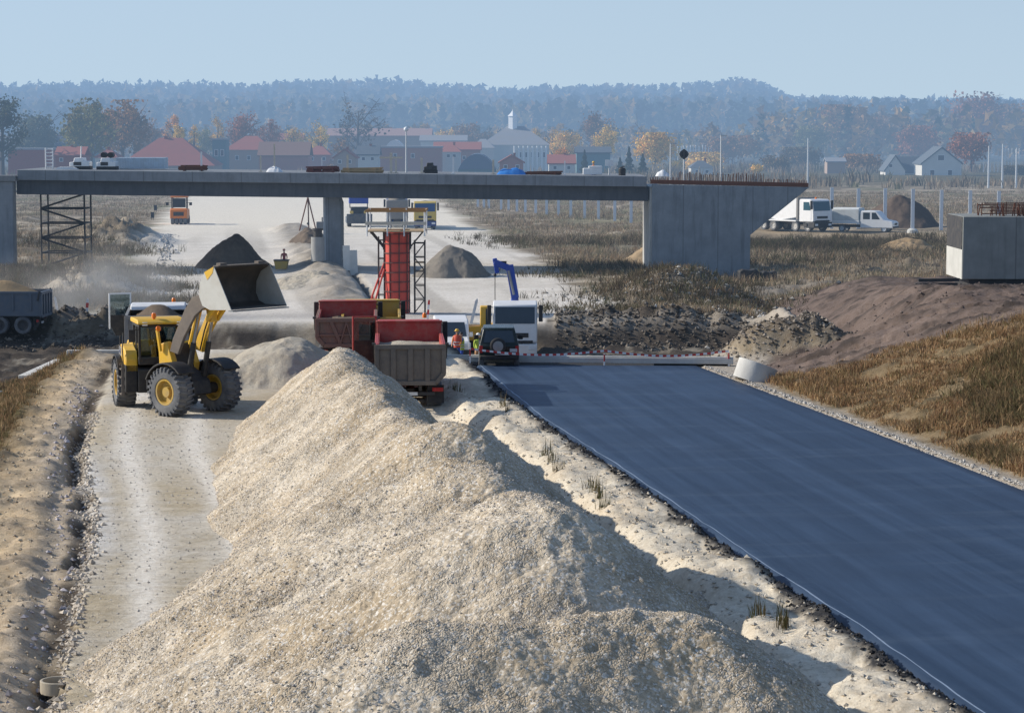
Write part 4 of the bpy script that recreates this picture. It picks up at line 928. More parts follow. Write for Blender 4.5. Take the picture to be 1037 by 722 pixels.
# site plant and stores on the deck
def cabinet(px, wpx, ytop, label, m, rolls=0, mast=False):
    p = dk(px, Y=196); s = F/196; w = wpx/s; h = dep(px, ytop, 196).z-p.z
    r = thing('site_generator', label, 'generator', p); b = MB(); b.prism([(-w/2, .25), (-w/2, h*.62), (-w*.3, h*.66), (-w*.26, h), (w*.2, h), (w*.22, h*.72), (w/2, h*.7), (w/2, .25)], -.7, .7); b.build('housing', m, r, .04)
    b = MB(); b.bb(-w/2-.05, w/2+.05, -.6, .6, .0, .248); b.build('running_gear', BLACK, r)
    b = MB(); b.bb(-w*.3, w*.1, -.712, -.703, h*.35, h*.65); b.build('louvre_panel', DARK, r)
    for k in range(rolls):
        b = MB(); b.tube((-.25+.55*k, -.5, h+.22), (-.25+.55*k, .5, h+.22), .22, n=14); b.build('hose_roll', BLACK, r)
    if mast: b = MB(); b.tube((0, 0, h), (.05, 0, h+.9), .05); b.build('mast', WHITE, r)
cabinet(82, 20, 160, 'white site cabinet with a short mast at the left end of the deck', WHITE, 0, True)
cabinet(109, 19, 160, 'white site cabinet with two dark rolls on top', WHITE, 2)
cabinet(436, 13, 165, 'dark engine unit standing on the deck above the yellow lorry', BLACK)
p = dk(144, Y=199); b = MB(); b.bb(-1.95, 1.95, -1, 1, .05, .95)
for k in range(20): b.bb(-1.93+.2*k, -1.83+.2*k, -1.04, -1.0, .1, .92)
simple('storage_box', 'long pale blue ribbed box next to the white cabinets', 'container', p, b, paint('pale_blue_sheet', (.52, .62, .70), .5))
p = dk(68, Y=195); b = MB(); b.prism([(-.9, 0), (-.6, .2), (.5, .22), (.9, 0)], -.5, .5); simple('white_sheet', 'white sheet lying flat left of the white cabinets', 'sheet', p, b, WHITE)
def ladder(px, Y, y0, y1, label):
    p = dk(px, Y=Y); h = dep(px, y0, Y).z-p.z; b = MB(); b.tube((-.28, 0, 0), (-.28, 0, h), .05); b.tube((.28, 0, 0), (.28, 0, h*.98), .05)
    for k in range(6): b.tube((-.28, 0, .2+k*(h-.3)/5), (.28, 0, .2+k*(h-.3)/5), .04)
    simple('ladder', label, 'ladder', p, b, WHITE)
ladder(50, 196, 150, 169, 'white ladder standing upright at the left end of the deck')
def bundle(px, wpx, hm, label, m, n=14, name='bar_bundle', cat='steel bars'):
    p = dk(px, Y=194.2); L = wpx*194/F; b = MB()
    for k in range(n):
        y = random.uniform(-.5, .5); z = random.uniform(.04, hm); d = random.uniform(-.12, .12); b.bar((-L/2+random.random()*.4, y, z), (L/2-random.random()*.4, y+d, max(.04, z+d*.5)), .11)
    for x in (-L*.3, L*.3): b.bb(x-.06, x+.06, -.55, .55, .0, hm)
    return simple(name, label, cat, p, b, m)
bundle(196, 30, .42, 'heap of rusty bars on the left half of the deck', RUST)
bundle(327, 34, .42, 'dark red stack of formwork beams on the deck', paint('red_formwork', (.15, .04, .035), .8), 18)
bundle(367, 44, .36, 'brown stack of timber beams right of the red stack', WOOD, 18, 'timber_stack', 'timber')
bundle(550, 40, .22, 'low reddish bundle of bars lying behind the thin white stake', RUST, 8)
def sheet(px, wpx, h, label, m, Y=194):
    p = dk(px, Y=Y); L = wpx*Y/F; n = 16; b = MB(); vs = []
    for i in range(n):
        for j in range(8):
            e = math.sin(PI*i/(n-1))**.6*math.sin(PI*j/7)**.6; vs.append((-L/2+L*i/(n-1), -.6+1.2*j/7, h*e*(.75+.5*float(_v[1](i*.6+px, j*.5))+.15)))
    b.add(vs, [(i*8+j, (i+1)*8+j, (i+1)*8+j+1, i*8+j+1) for i in range(n-1) for j in range(7)]); simple('tarpaulin', label, 'tarpaulin', p, b, m)
sheet(518, 30, .55, 'crumpled bright blue tarpaulin on the deck', paint('blue_tarp', (.03, .22, .62), .5, dirt=.1))
sheet(278, 16, .5, 'white covered heap on the deck at the foot of a tall stake', WHITE)
sheet(671, 14, .5, 'white bags at the right end of the deck by the wing wall', WHITE)
p = dk(600, Y=195); b = MB(); b.bb(-.75, .75, -.5, .5, .05, .55); b.bb(-.3, .75, -.5, .5, .552, .72); simple('tool_box', 'white stepped site box near the right end of the deck', 'box', p, b, WHITE, bev=.03)
p = dk(601, Y=196.5); person('person', 'worker with a yellow helmet on the deck behind the white box', p-Vector((0, 0, .75)), -PI/2, ORANGE, BLUE, None, YELLOW)
p = dk(630, Y=195); b = MB(); b.lathe([(.28, 0), (.30, .5), (.22, .6), (.0001, .62)], (0, 0, 0), (0, 0, 1), 14); b.tube((-.2, 0, .6), (.2, 0, .72), .04); simple('black_drum', 'small black drum near the right end of the deck', 'drum', p, b, BLACK)

# ------------------------------------------------------------------ scaffold tower, column form, median works
def scaffold(name, label, cat, c, w, d, h, lifts, m, r=.05, braces=True, deck=None):
    root = thing(name, label, cat, c)
    for i, x in enumerate((-w/2, w/2)):
        for y in (-d/2, d/2): b = MB(); b.tube((x, y, 0), (x, y, h), r, n=7); b.build('upright', m, root)
    for k in range(1, lifts+1):
        z = h*k/(lifts+.2); b = MB()
        b.path([(-w/2, -d/2, z), (w/2, -d/2, z), (w/2, d/2, z), (-w/2, d/2, z), (-w/2, -d/2, z)], r*.85, 6); b.build('ledger', m, root)
        if braces:
            s = 1 if k % 2 else -1; b = MB(); b.tube((-s*w/2, -d/2, h*(k-1)/(lifts+.2)+.05), (s*w/2, -d/2, z), r*1.1, n=6); b.build('brace', m, root)
    if deck: b = MB(); b.bb(-w/2, w/2, -d/2, d/2, deck, deck+.06); b.build('platform', WOOD, root)
    return root
p = dep(67.5, 250, 197.5); g = gz(p); p.z = min(g, .9)
BLK = paint('dark_scaffold', (.03, .033, .04), .6, dirt=.2)
scaffold('scaffold_tower', 'dark scaffold tower under the left end of the overpass', 'scaffold', p, 3.45, 3.0, 5.03-p.z, 5, BLK, .075)
def column_form():
    c = dep(402.5, 318, 149); c.z = gz(c); s = F/149
    root = thing('column_form', 'tall red round column formwork with a work platform around its top', 'formwork', c)
    zt = dep(402, 235, 149).z-c.z; R = .72; b = MB()
    b.lathe([(R, 0), (R, zt), (R-.08, zt), (R-.08, zt-.3), (.0001, zt-.3)], (0, 0, 0), (0, 0, 1), 40)
    FR = paint('red_formwork_steel', (.64, .075, .05), .45, dirt=.3, dirtc=(.3, .16, .12)); sh = b.build('shell', FR, root)
    b = MB()
    for k in range(9): z = .2+k*(zt-.3)/8; b.lathe([(R+.002, -.03), (R+.07, -.03), (R+.07, .03), (R+.002, .03)], (0, 0, z), (0, 0, 1), 36)
    for k in range(8): a = 2*PI*k/8+.2; b.bar(((R+.03)*math.cos(a), (R+.03)*math.sin(a), .05), ((R+.03)*math.cos(a), (R+.03)*math.sin(a), zt-.02), .07)
    b.build('stiffener', paint('dark_red_steel', (.12, .03, .028), .6), sh)
    pw = 1.72; zd = zt+.06
    b = MB(); b.bb(-pw, pw, -pw, -R-.05, zd, zd+.07); b.bb(-pw, pw, R+.05, pw, zd, zd+.07); b.bb(-pw, -R-.05, -R-.05, R+.05, zd+.002, zd+.068); b.bb(R+.05, pw, -R-.05, R+.05, zd+.002, zd+.068); pl = b.build('platform', WOOD, root)
    zr = dep(402, 213, 149).z-c.z
    for x in (-pw, -.5, .5, pw):
        for y in (-pw, pw): b = MB(); b.tube((x, y, zd-.25), (x, y, zr+.05), .05, n=7); b.build('guard_post', WHITE if abs(x) > 1 else GALV, pl)
    b = MB()
    for y in (-pw-.06, pw+.06): b.bb(-pw-.1, pw+.1, y-.025, y+.025, zr-.06, zr+.08)
    b.bb(-pw-.06, -pw-.02, -pw, pw, zr-.06, zr+.06); b.bb(pw+.02, pw+.06, -pw, pw, zr-.06, zr+.06); b.build('top_rail', paint('orange_board', (.45, .23, .08), .8), pl)
    b = MB(); b.bb(-pw-.1, pw+.1, -pw-.085, -pw-.055, zd+.42, zd+.62); b.build('mid_board', paint('pale_timber', (.62, .56, .46)), pl)
    for s in (-1, 1):
        for y in (-.6, .6): b = MB(); b.bar((s*pw*.92, y, zd-.02), (s*(R+.05), y, zd-1.0), .09); b.bar((s*(R+.08), y, zd-1.1), (s*(R+.08), y, zd-.02), .06); b.build('bracket', DARK, root)
    for k in (0, 1): b = MB(); b.tube((-1.55-.0, -.5+.55*k, 1.0 if k else 0), (-R-.05, -.2+.3*k, zt*.55+.4*k), .06, n=8); b.tube((-1.75+.25*k, -.5+.55*k, 0), (-1.5, -.5+.55*k, 1.05), .055, n=8); b.build('raking_prop', FR, root)
    scaffold('access_scaffold', 'slim grey access scaffold on the right side of the red column form', 'scaffold', c+Vector((1.35, .25, 0)), .62, 1.1, zt-.5, 5, DARK, .035, deck=zt*.62)
    scaffold('access_scaffold', 'slim grey scaffold frame on the left side of the red column form', 'scaffold', c+Vector((-.98, .5, 0)), .35, .9, zt-.3, 4, DARK, .03, False)
column_form()
def well(px, Y, r, h, label, top=None, hollow=True, cat='concrete ring', name='concrete_ring', m=CONC, tilt=None, sink=.05):
    c = dep(px, 200, Y); c.z = gz(c)-sink; root = MB(); root.lathe([(r, 0), (r, h), (r*.84, h), (r*.84, h*.2), (.0001, h*.2)], (0, 0, 0), (0, 0, 1), 40)
    o = simple(name, label, cat, c, root, m, bev=.012)
    if tilt: o.rotation_euler = tilt
    if top: b = MB(); b.lathe([(r*.62, h), (r*.66, h+.5), (r*.8, h+.52), (r*.8, h+.66), (.0001, h+.7)], (0, 0, 0), (0, 0, 1), 24); b.build('dark_neck', DARK, o)
    return o
well(321.5, 190, .52, 1.85, 'round concrete stub with a dark neck standing left of the pier', True)
well(51, 44.6, .34, .24, 'short concrete well ring at the lower left corner beside the haul road', m=concrete('tan_concrete', (.50, .44, .34), .3))
o = well(763, 98.6, .80, .80, 'large pale concrete ring leaning at the far right corner of the asphalt', m=CONCW, tilt=(-.10, .34, 0)); o.location.z += -.05; o.location.x += .0
p = dep(285, 262, 194); p.z = gz(p); r = thing('skip', 'small yellow skip in the median left of the pier', 'skip', p); b = MB(); b.prism([(-.42, .1), (-.56, .75), (.56, .75), (.42, .1)], -.5, .5); b.build('tub', paint('ochre_bed', (.50, .32, .05)), r, .02); b = MB(); b.bb(-.6, .6, -.55, .55, .752, .82); b.build('rim', DARK, r)
person('person', 'worker in a red jacket standing behind the small yellow skip', p+Vector((.12, 1.0, -.2)), -PI/2, RED, BLACK, None, RED)
for px, l, w in ((351.5, 'pale formwork panel leaning right of the pier, next to it', .55), (358.5, 'pale formwork panel standing farther right of the pier', .62)):
    p = dep(px, 276, 190+(px-351)*.1); p.z = gz(p); b = MB(); b.bb(-w/2, w/2, -.04, .04, 0, 1.95)
    for k in range(3): b.bb(-w/2, w/2, .041, .12, .2+.7*k, .3+.7*k)
    o = simple('formwork_panel', l, 'panel', p, b, paint('pale_ply', (.74, .72, .66), .6, dirt=.2), .5); o.rotation_euler = (-.12, 0, .35)

# ------------------------------------------------------------------ block abutment on the right bank
def right_block():
    x0, x1, y0, y1 = dep(975, 250, 143).x, 44, 143, 148.2
    zb = 1.0; zt = dep(990, 219.5, 143).z
    root = thing('bridge_abutment', 'square concrete abutment block on top of the dark soil bank at the right', 'abutment', (x0, y0, zb))
    M = Matrix.Translation((-x0, -y0, -zb))
    b = MB(); b.M = M; b.bb(x0, x1, y0, y1, zb+.28, zt); bl = b.build('block', concrete('block_concrete', (.27, .28, .265), .7, 2.05), root, .03)
    b = MB(); b.M = M; b.bb(x0-.035, x0-.004, y0+.15, y1-.1, zb+2.0, zt-.02); b.build('dark_panel', DARK, bl)  # thin dark panel over the upper part of the left side
    b = MB(); b.M = M; b.bb(x0-.03, x0-.004, y0+.05, y1-.05, zb+.28, zb+1.99); b.build('sunlit_face', concrete('sunlit_concrete', (.58, .575, .53), .3), bl)  # sunlit brightness of the left side put into a paler concrete
    b = MB(); b.M = M; b.bb(x0+.45, x1, y0+.4, y1-.3, -.3, zb+.277); b.build('footing', BLACK, root)  # recessed base coloured black to stand for the shadow gap
    b = MB(); b.M = M
    for k in range(90):
        x = x0+1.2+random.random()*9; y = y0+.4+random.random()*2; b.bar((x, y, zt), (x+.25*(random.random()-.5), y, zt+.35+.45*random.random()), .05)
    for k in range(8): z = zt+.15+.08*k; b.bar((x0+1.0+random.random(), y0+.4+.2*k, z), (x1, y0+.5+.2*k, z+.1), .06)
    rb = b.build('starter_bars', RUST, root); tag(rb, kind='stuff')
right_block()
for k, (a, c, dz) in enumerate(((927, 957, 0.02), (930, 960, .22))):
    p0 = dep(a, 287, 139); p1 = dep(c, 286, 140.5); g = max(gz(p0), gz(p1)); b = MB(); L = (p1-p0).xy.length
    b.bb(0, L, -.10, .10, 0, .03); b.bb(0, L, -.02, .02, .03, .15); b.bb(0, L, -.10, .10, .15, .18)
    simple('steel_beam', ('dark steel beam lying on the bank left of the concrete block', 'upper steel beam resting across another left of the block')[k], 'beam', (p0.x, p0.y, g+dz), b, DARK, .12+.1*k)
for px, l, w in ((757.5, 'left of two black tubs standing in the scrub below the wing wall', 1.5), (778, 'right of two black tubs standing in the scrub below the wing wall', 1.2)):
    p = dep(px, 284, 186); p.z = gz(p)-.05; b = MB(); b.prism([(-w*.44, 0), (-w*.5, .95), (-w*.3, 1.1), (.1, 1.0), (w*.35, 1.12), (w*.5, .9), (w*.45, 0)], -.5, .5); simple('black_tub', l, 'tub', p, b, BLACK, .1, bev=.08)

# ------------------------------------------------------------------ end of the asphalt: beams, slabs, stakes and tape
def rel(a): return a
ya = 105.7; xa, xb = dep(449, 365, ya).x, dep(744, 370, ya-1.2).x
b = MB(); L = xb-xa; b.bb(0, L, -.16, .16, 0, .24); b.bb(0, L, -.09, .09, .242, .30)
o = simple('concrete_beam', 'long pale concrete beam lying across the end of the asphalt', 'beam', (xa, ya, .02), b, CONCW, -math.atan2(1.2, L), bev=.02)
p = dep(700, 373, 104.9); b = MB(); b.bb(-1.6, 1.6, -.12, .12, 0, .12); simple('steel_channel', 'dark steel channel lying in front of the pale beam at its right end', 'beam', (p.x, p.y, gz(p)+.02), b, DARK, -.06)
p0 = dep(68, 358, 110.4); p1 = dep(128, 357, 110.4); b = MB(); b.bb(0, p1.x-p0.x+2.5, -.15, .15, 0, .3); simple('concrete_beam', 'pale concrete beam on the left behind the loader, touching the tilted slab', 'beam', (p0.x, p0.y, gz(p0)+.12), b, CONCW, bev=.02)
p = dep(52, 362, 109.5); b = MB(); b.bb(-.75, .75, -1.6, 1.6, 0, .16); o = simple('concrete_slab', 'tilted pale concrete slab at the edge of the left ditch', 'slab', (p.x, p.y, gz(p)+.15), b, CONCW, .0, bev=.02); o.rotation_euler = (.14, -.06, -.35)
STRIPE = None
def stripe_mat(name, axis, sc):
    t = NT(name); v = t.coord(); s = t.new('ShaderNodeSeparateXYZ'); t.l.new(v, s.inputs[0])
    f = t.math('GREATER_THAN', t.math('FRACT', t.math('MULTIPLY', s.outputs[axis], sc)), .5)
    return t.finish(t.mix(f, (.78, .76, .74), (.55, .05, .045)), .5)
RW = stripe_mat('red_white_bands', 2, 1.7); TAPE = stripe_mat('barrier_tape_stripes', 0, 3.2)
def stake(px, yb, yt, Y, label, lean=0.0, m=RW, w=.10):
    p = dep(px, yb, Y); p.z = gz(p)-.03; h = dep(px, yt, Y).z-p.z; b = MB(); b.bb(-w/2, w/2, -w/2, w/2, 0, h); b.prism([(-w/2, h), (w/2, h), (0, h+w)], -w/2, w/2)
    o = simple('survey_stake', label, 'stake', p, b, m); o.rotation_euler = (0, lean, 0)
stake(88, 323, 304, 144, 'red and white striped stake left of the grey truck', .08, w=.14)
stake(59, 318, 302, 146, 'white leaning stake in the dust behind the blue grey tipper', -.18, WHITE, .12)
stake(433, 322, 305, 144, 'red and white stake right of the red column form', .08, w=.12)
stake(477, 328, 304, 141, 'white leaning stake behind the small yellow excavator', .24, w=.16, m=WHITE)
stake(664, 329, 310, 146, 'white stake on the far bank right of the white crane lorry', 0, WHITE, .13)
stake(688, 326, 311, 146, 'dark thin stake on the far bank right of the white stake', .05, DARK, .09)
for px, l in ((476, 'red and white stake holding the left end of the barrier tape'), (738, 'red and white stake holding the right end of the barrier tape'), (612, 'red and white stake holding the middle of the barrier tape')):
    Y = {476: 102.9, 738: 104.4, 612: 104.5}[px]; p = dep(px, 366, Y); p.z = gz(p)-.02; b = MB(); b.bb(-.03, .03, -.03, .03, 0, .85 if px < 500 else .62); simple('tape_stake', l, 'stake', p, b, RW)
b = MB(); pts = []
for (xa_, za, ya_), (xb_, zb_, yb_) in (((dep(476, 366, 102.9).x, .78, 102.9), (dep(612, 366, 104.5).x, .55, 104.5)), ((dep(612, 366, 104.5).x, .55, 104.5), (dep(738, 366, 104.4).x, .55, 104.4))):
    for k in range(15): f = k/15; pts.append((xa_+(xb_-xa_)*f, ya_+(yb_-ya_)*f-.04, za+(zb_-za)*f-.22*math.sin(PI*f)))
pts.append((dep(738, 366, 104.4).x, 104.36, .55)); x00 = pts[0][0]
vs = []
for q in pts: vs += [q, (q[0], q[1]+.006, q[2]+.085)]
b.add(vs, [(2*k, 2*k+2, 2*k+3, 2*k+1) for k in range(len(pts)-1)]); simple('barrier_tape', 'red and white barrier tape strung across the end of the asphalt', 'barrier tape', (0, 0, 0), b, TAPE)

# ------------------------------------------------------------------ vehicles in the gap
def crane_lorry():
    p = dep(521.5, 360, 131); p.z = gz(p)-.1
    rt = thing('crane_truck', 'white flatbed lorry facing the camera with a folded blue loading crane', 'lorry', p, -PI/2)
    M = WHITE; b = MB(); b.bb(-7.6, 0, -.42, -.30, .7, .98); b.bb(-7.6, 0, .30, .42, .7, .98); b.bb(-5, -4.4, -.4, .4, .5, .8); b.build('chassis', DARK, rt)
    b = MB(); b.bb(-7.8, -3.3, -1.22, 1.22, 1.05, 1.2); b.bb(-3.35, -3.27, -1.22, 1.22, 1.2, 2.2); b.bb(-7.8, -3.3, 1.16, 1.22, 1.202, 1.7); b.bb(-7.8, -3.3, -1.22, -1.16, 1.202, 1.7); b.build('flatbed', GREYBODY, rt)
    cab(rt, -2.06, M, zb=1.0, h=2.12, w=2.34, lower=WHITE)
    tyres(rt, (-1.0, -5.4, -6.7), dual=(-5.4, -6.7))
    b = MB(); b.bb(-2.95, -2.45, -.35, .35, 1.0, 1.9); b.tube((-2.7, -.05, 1.9), (-2.7, .0, 3.3), .24, .2); b.prism([(-.22, 0), (.22, 0), (.16, .5), (-.16, .5)], 3.1, 3.3, 'z') if False else None
    cr = b.build('crane', BLUE, rt, .02)
    # local +y is the camera's right; the boom climbs leftwards
    b = MB(); b.bar((-2.7, .02, 3.2), (-2.7, -.30, 5.0), .42, .36); b.build('lower_boom', BLUE, cr, .04)
    b = MB(); b.bar((-2.72, -.25, 4.80), (-2.72, -1.12, 5.15), .30, .34); b.bar((-2.72, -.95, 4.55), (-2.72, -1.1, 5.35), .24, .26); b.build('upper_boom', BLUE, cr, .03)
    b = MB(); b.tube((-2.5, -.05, 3.4), (-2.5, -.35, 4.7), .07); b.build('boom_cylinder', STEEL, cr)
    b = MB(); b.bb(-2.85, -2.6, -.75, -.45, 4.9, 5.2); b.build('valve_block', BLACK, cr)
    b = MB(); b.tube((-2.72, -1.08, 4.6), (-2.72, -1.08, 3.1), .022, n=6); b.ball((-2.72, -1.08, 4.45), .09); b.build('hoist_cable', DARK, cr)
crane_lorry()
def suv():
    p = dep(505.5, 371, 103.9); p.z = gz(p)+.01
    rt = thing('off_road_car', 'dark green off road car seen from behind with its spare wheel on the back', 'car', p, PI/2+.02)
    G = paint('dark_green_paint', (.012, .022, .020), .25, dirt=.2, dirtc=(.09, .08, .07)); hw = .84
    b = MB(); b.prism([(.05, .48), (.02, 1.0), (.10, 1.06), (2.7, 1.04), (3.75, .96), (3.85, .8), (3.85, .45), (3.4, .36), (.4, .36)], -hw, hw); bd = b.build('body', G, rt, .06)
    b = MB(); vs = []
    for x, z, w in ((.10, 1.05, hw-.02), (.22, 1.66, hw-.16), (.30, 1.72, hw-.2), (2.1, 1.72, hw-.2), (2.25, 1.66, hw-.17), (2.85, 1.04, hw-.02)): vs += [(x, -w, z), (x, w, z)]
    b.add(vs, [(0, 1, 3, 2), (2, 3, 5, 4), (4, 5, 7, 6), (6, 7, 9, 8), (8, 9, 11, 10), (0, 2, 4, 6, 8, 10), (1, 11, 9, 7, 5, 3)]); b.build('cabin', G, bd, .04)
    b = MB(); b.add([(.098, -.66, 1.12), (.098, .66, 1.12), (.195, .56, 1.60), (.195, -.56, 1.60)], [(0, 1, 2, 3)]); b.build('rear_window', GLASS, bd, smooth=False)
    for s in (-1, 1):
        b = MB(); b.add([(.45, s*.835, 1.10), (1.35, s*.835, 1.10), (1.35, s*.70, 1.60), (.55, s*.70, 1.60)], [(0, 1, 2, 3)]); b.add([(1.45, s*.835, 1.10), (2.5, s*.835, 1.10), (2.15, s*.70, 1.60), (1.45, s*.70, 1.60)], [(0, 1, 2, 3)]); b.build('side_window', GLASS, bd, smooth=False)
        b = MB(); b.bb(.0, .06, s*.76-.07, s*.76+.07, .68, .98); b.build('tail_lamp', REDLENS, bd, .01)
        b = MB(); b.bb(2.35, 2.5, s*.96-.1, s*.96+.1, 1.05, 1.25); b.bar((2.42, s*.80, 1.1), (2.42, s*.92, 1.12), .04); b.build('mirror', BLACK, bd, .03)
    b = MB(); b.lathe([(.33, 0), (.34, .04), (.34, .20), (.29, .235), (.0001, .24)], (.02, .05, .98), (-1, 0, 0), 30); sp = b.build('spare_wheel', BLACK, bd)
    b = MB(); b.lathe([(.22, .236), (.22, .25), (.0001, .255)], (.02, .05, .98), (-1, 0, 0), 24); b.build('wheel_cover', STEEL, sp)
    b = MB(); b.bb(-.08, .1, -.83, .83, .40, .58); bu = b.build('bumper', BLACK, bd, .04)
    b = MB(); b.bb(-.092, -.083, -.42, .18, .60, .72); b.build('number_plate', WHITE, bd)
    b = MB(); b.bb(-.012, .012, -.76, -.45, .72, .86); b.build('badge_panel', GALV, bd)
    for x in (.72, 3.05):
        for s in (-1, 1): wheel(rt, (x, s*.74, .36), (0, 1, 0), .36, .24, TYRE, GALV, 0, .6, None, .05)
suv()
def van():
    p = dep(458, 362, 132); p.z = gz(p)
    rt = thing('delivery_van', 'white van parked nose to camera behind two workers', 'van', p, -PI/2+.05); hw = .93
    b = MB(); b.prism([(.0, .35), (.05, .85), (-.05, 1.0), (-.85, 1.18), (-1.45, 1.95), (-1.75, 2.06), (-5.0, 2.06), (-5.1, 1.9), (-5.1, .35)], -hw, hw); bd = b.build('body', WHITE, rt, .09)
    b = MB(); b.add([(-.84, -.80, 1.215), (-.84, .80, 1.215), (-1.40, .70, 1.93), (-1.40, -.70, 1.93)], [(0, 1, 2, 3)]); b.build('windscreen', GLASS, bd, smooth=False)
    for s in (-1, 1):
        b = MB(); b.add([(-1.15, s*.935, 1.18), (-2.2, s*.935, 1.18), (-2.2, s*.935, 1.8), (-1.6, s*.935, 1.8)], [(0, 1, 2, 3)]); b.build('side_window', GLASS, bd, smooth=False)
        b = MB(); b.bb(-.02, .07, s*.66-.16, s*.66+.16, .72, .92); b.build('headlight', LAMP, bd, .03)
        b = MB(); b.bb(-1.3, -1.15, s*1.05-.1, s*1.05+.1, 1.15, 1.4); b.bar((-1.25, s*.9, 1.2), (-1.25, s*1.0, 1.22), .04); b.build('mirror', WHITE, bd, .03)
    b = MB(); b.bb(.0, .075, -.42, .42, .66, .84); b.build('grille', BLACK, bd); b = MB(); b.bb(-.1, .1, -.92, .92, .35, .56); b.build('bumper', BLACK, bd, .03)
    for x in (-.85, -4.1):
        for s in (-1, 1): wheel(rt, (x, s*.8, .33), (0, 1, 0), .33, .22, TYRE, GALV, 0, .6, None, .05)
van()
def excavator():
    p = dep(486, 358, 135.6); p.z = gz(p)
    rt = thing('mini_excavator', 'small yellow excavator half hidden behind the white lorry and dark car', 'excavator', p, .0)
    for s in (-1, 1):
        b = MB(); b.prism([(-.95, .22), (-.8, .05), (.8, .05), (.95, .22), (.95, .40), (.8, .55), (-.8, .55), (-.95, .40)], s*.72-.18, s*.72+.18); b.build('track', BLACK, rt, .03)
    b = MB(); b.bb(-.4, .4, -.5, .5, .3, .65); b.prism([(-1.0, .66), (-1.0, 1.25), (-.6, 1.45), (.1, 1.45), (.55, 1.2), (.55, .66)], -.7, .7); bd = b.build('house', YELLOW, rt, .05)
    b = MB(); b.bb(.02, .62, -.68, .15, 1.28, 2.55); cb = b.build('cab', YELLOW, bd, .05); b = MB(); b.bb(.33, .60, -.695, -.683, 1.55, 2.42); b.bb(.623, .632, -.6, .08, 1.5, 2.42); b.build('window', GLASS, cb)
    b = MB(); b.path([(.5, .42, 1.1), (1.0, .42, 2.0), (1.5, .42, 2.0)], .10, 6); bm_ = b.build('boom', YELLOW, rt); b = MB(); b.bar((1.5, .42, 2.05), (1.7, .42, 1.0), .16); b.build('stick', YELLOW, bm_); b = MB(); b.prism([(1.55, .95), (1.95, .9), (1.85, .5), (1.5, .55)], .15, .7); b.build('bucket', DARK, bm_)
excavator()
p = dep(463, 362, 128.5); p.z = gz(p); person('person', 'worker in a red vest and yellow helmet standing in front of the white van', p, -PI/2-.2, ORANGE, BLUE, paint('red_vest', (.62, .09, .05), .7, dirt=.1), YELLOW, arms=(.2, .3), elbow=(.9, .5))
p = dep(467.5, 362, 129.4); p.z = gz(p); person('person', 'bareheaded worker in blue overalls just right of the worker in the red vest', p, PI+.3, BLUE, BLUE, paint('lime_vest', (.42, .55, .06), .7, dirt=.1), None, arms=(.5, .2), elbow=(1.0, .3))
p = dep(484, 362, 127.5); p.z = gz(p); person('person', 'worker in a yellow green jacket standing left of the dark car', p, -PI/2+.5, paint('lime_vest', (.42, .55, .06)), paint('orange_trousers', (.55, .28, .12), .8, dirt=.2), None, WHITE)

# ------------------------------------------------------------------ vehicles beyond the overpass
def roller():
    p = dep(181, 227, 287); p.z = gz(p)
    rt = thing('road_roller', 'orange pneumatic tyred roller working on the far pale carriageway', 'road roller', p, -PI/2+.05)
    b = MB(); b.prism([(.1, .7), (.1, 1.7), (-.3, 1.85), (-1.3, 1.85), (-3.6, 1.7), (-3.8, 1.0), (-3.8, .6), (-.3, .6)], -.98, .98); bd = b.build('body', ORANGE, rt, .06)
    b = MB(); b.bb(.102, .13, -.6, .6, 1.0, 1.45); b.build('grille', DARK, bd)
    for x, y in ((-.9, .85), (-.9, -.85), (-2.4, .85), (-2.4, -.85)): b = MB(); b.bar((x, y, 1.8), (x, y, 3.1), .1); b.build('canopy_post', DARK, bd)
    b = MB(); b.bb(-2.6, -.7, -1.0, 1.0, 3.1, 3.25); b.build('canopy', ORANGE, bd, .04); b = MB(); b.bb(-.93, -.9, -.75, .75, 1.95, 3.0); b.build('windscreen', GLASS, bd)
    for s in (-1, 1): b = MB(); b.bb(-.7, -.6, s*1.35-.16, s*1.35+.16, 2.2, 2.55); b.bar((-.8, s*.9, 2.5), (-.65, s*1.2, 2.5), .06); b.build('mirror', BLACK, bd)
    for k in range(4): wheel(rt, (-.35, -.72+.48*k, .5), (0, 1, 0), .5, .40, TYRE, DARK, 0, .5, None, .05)
    for k in range(5): wheel(rt, (-3.3, -.84+.42*k, .5), (0, 1, 0), .5, .36, TYRE, DARK, 0, .5, None, .05)
roller()
for px, y, l in ((154.5, 223, 'nearer small dark marker board left of the orange roller'), (157.5, 215, 'farther small dark marker board left of the orange roller')):
    p = gnd(px, y, FZ); p.z = gz(p); b = MB(); b.bb(-.2, .2, -.04, .04, .25, .95); b.bar((-.1, 0, 0), (-.1, 0, .3), .05); b.bar((.1, 0, 0), (.1, 0, .3), .05); simple('marker_board', l, 'marker', p, b, DARK)
def far_lorry(name, label, px, Y, rz, cabm, bodym, cat='lorry', lower=BLACK, boxh=2.6, ws=GLASS):
    p = dep(px, 225, Y); p.z = gz(p); rt = thing(name, label, cat, p, rz)
    b = MB(); b.bb(-7.8, 0, -.4, .4, .6, .95); b.build('chassis', DARK, rt)
    b = MB(); b.prism([(-1.22, 1.0), (-1.22, boxh-.1), (-1.1, boxh), (1.1, boxh), (1.22, boxh-.1), (1.22, 1.0)], -7.8, -2.5, 'x'); bb_ = b.build('body', bodym, rt, .05)
    b = MB(); b.ball((-5.0, 0, boxh-.05), (2.2, 1.0, .55), 16, 6, 0); b.build('load', S_GREY, bb_)
    cab(rt, -2.1, cabm, zb=1.0, h=2.1, lower=lower, ws=ws); tyres(rt, (-1.0, -5.6, -6.9), dual=(-5.6, -6.9)); return rt
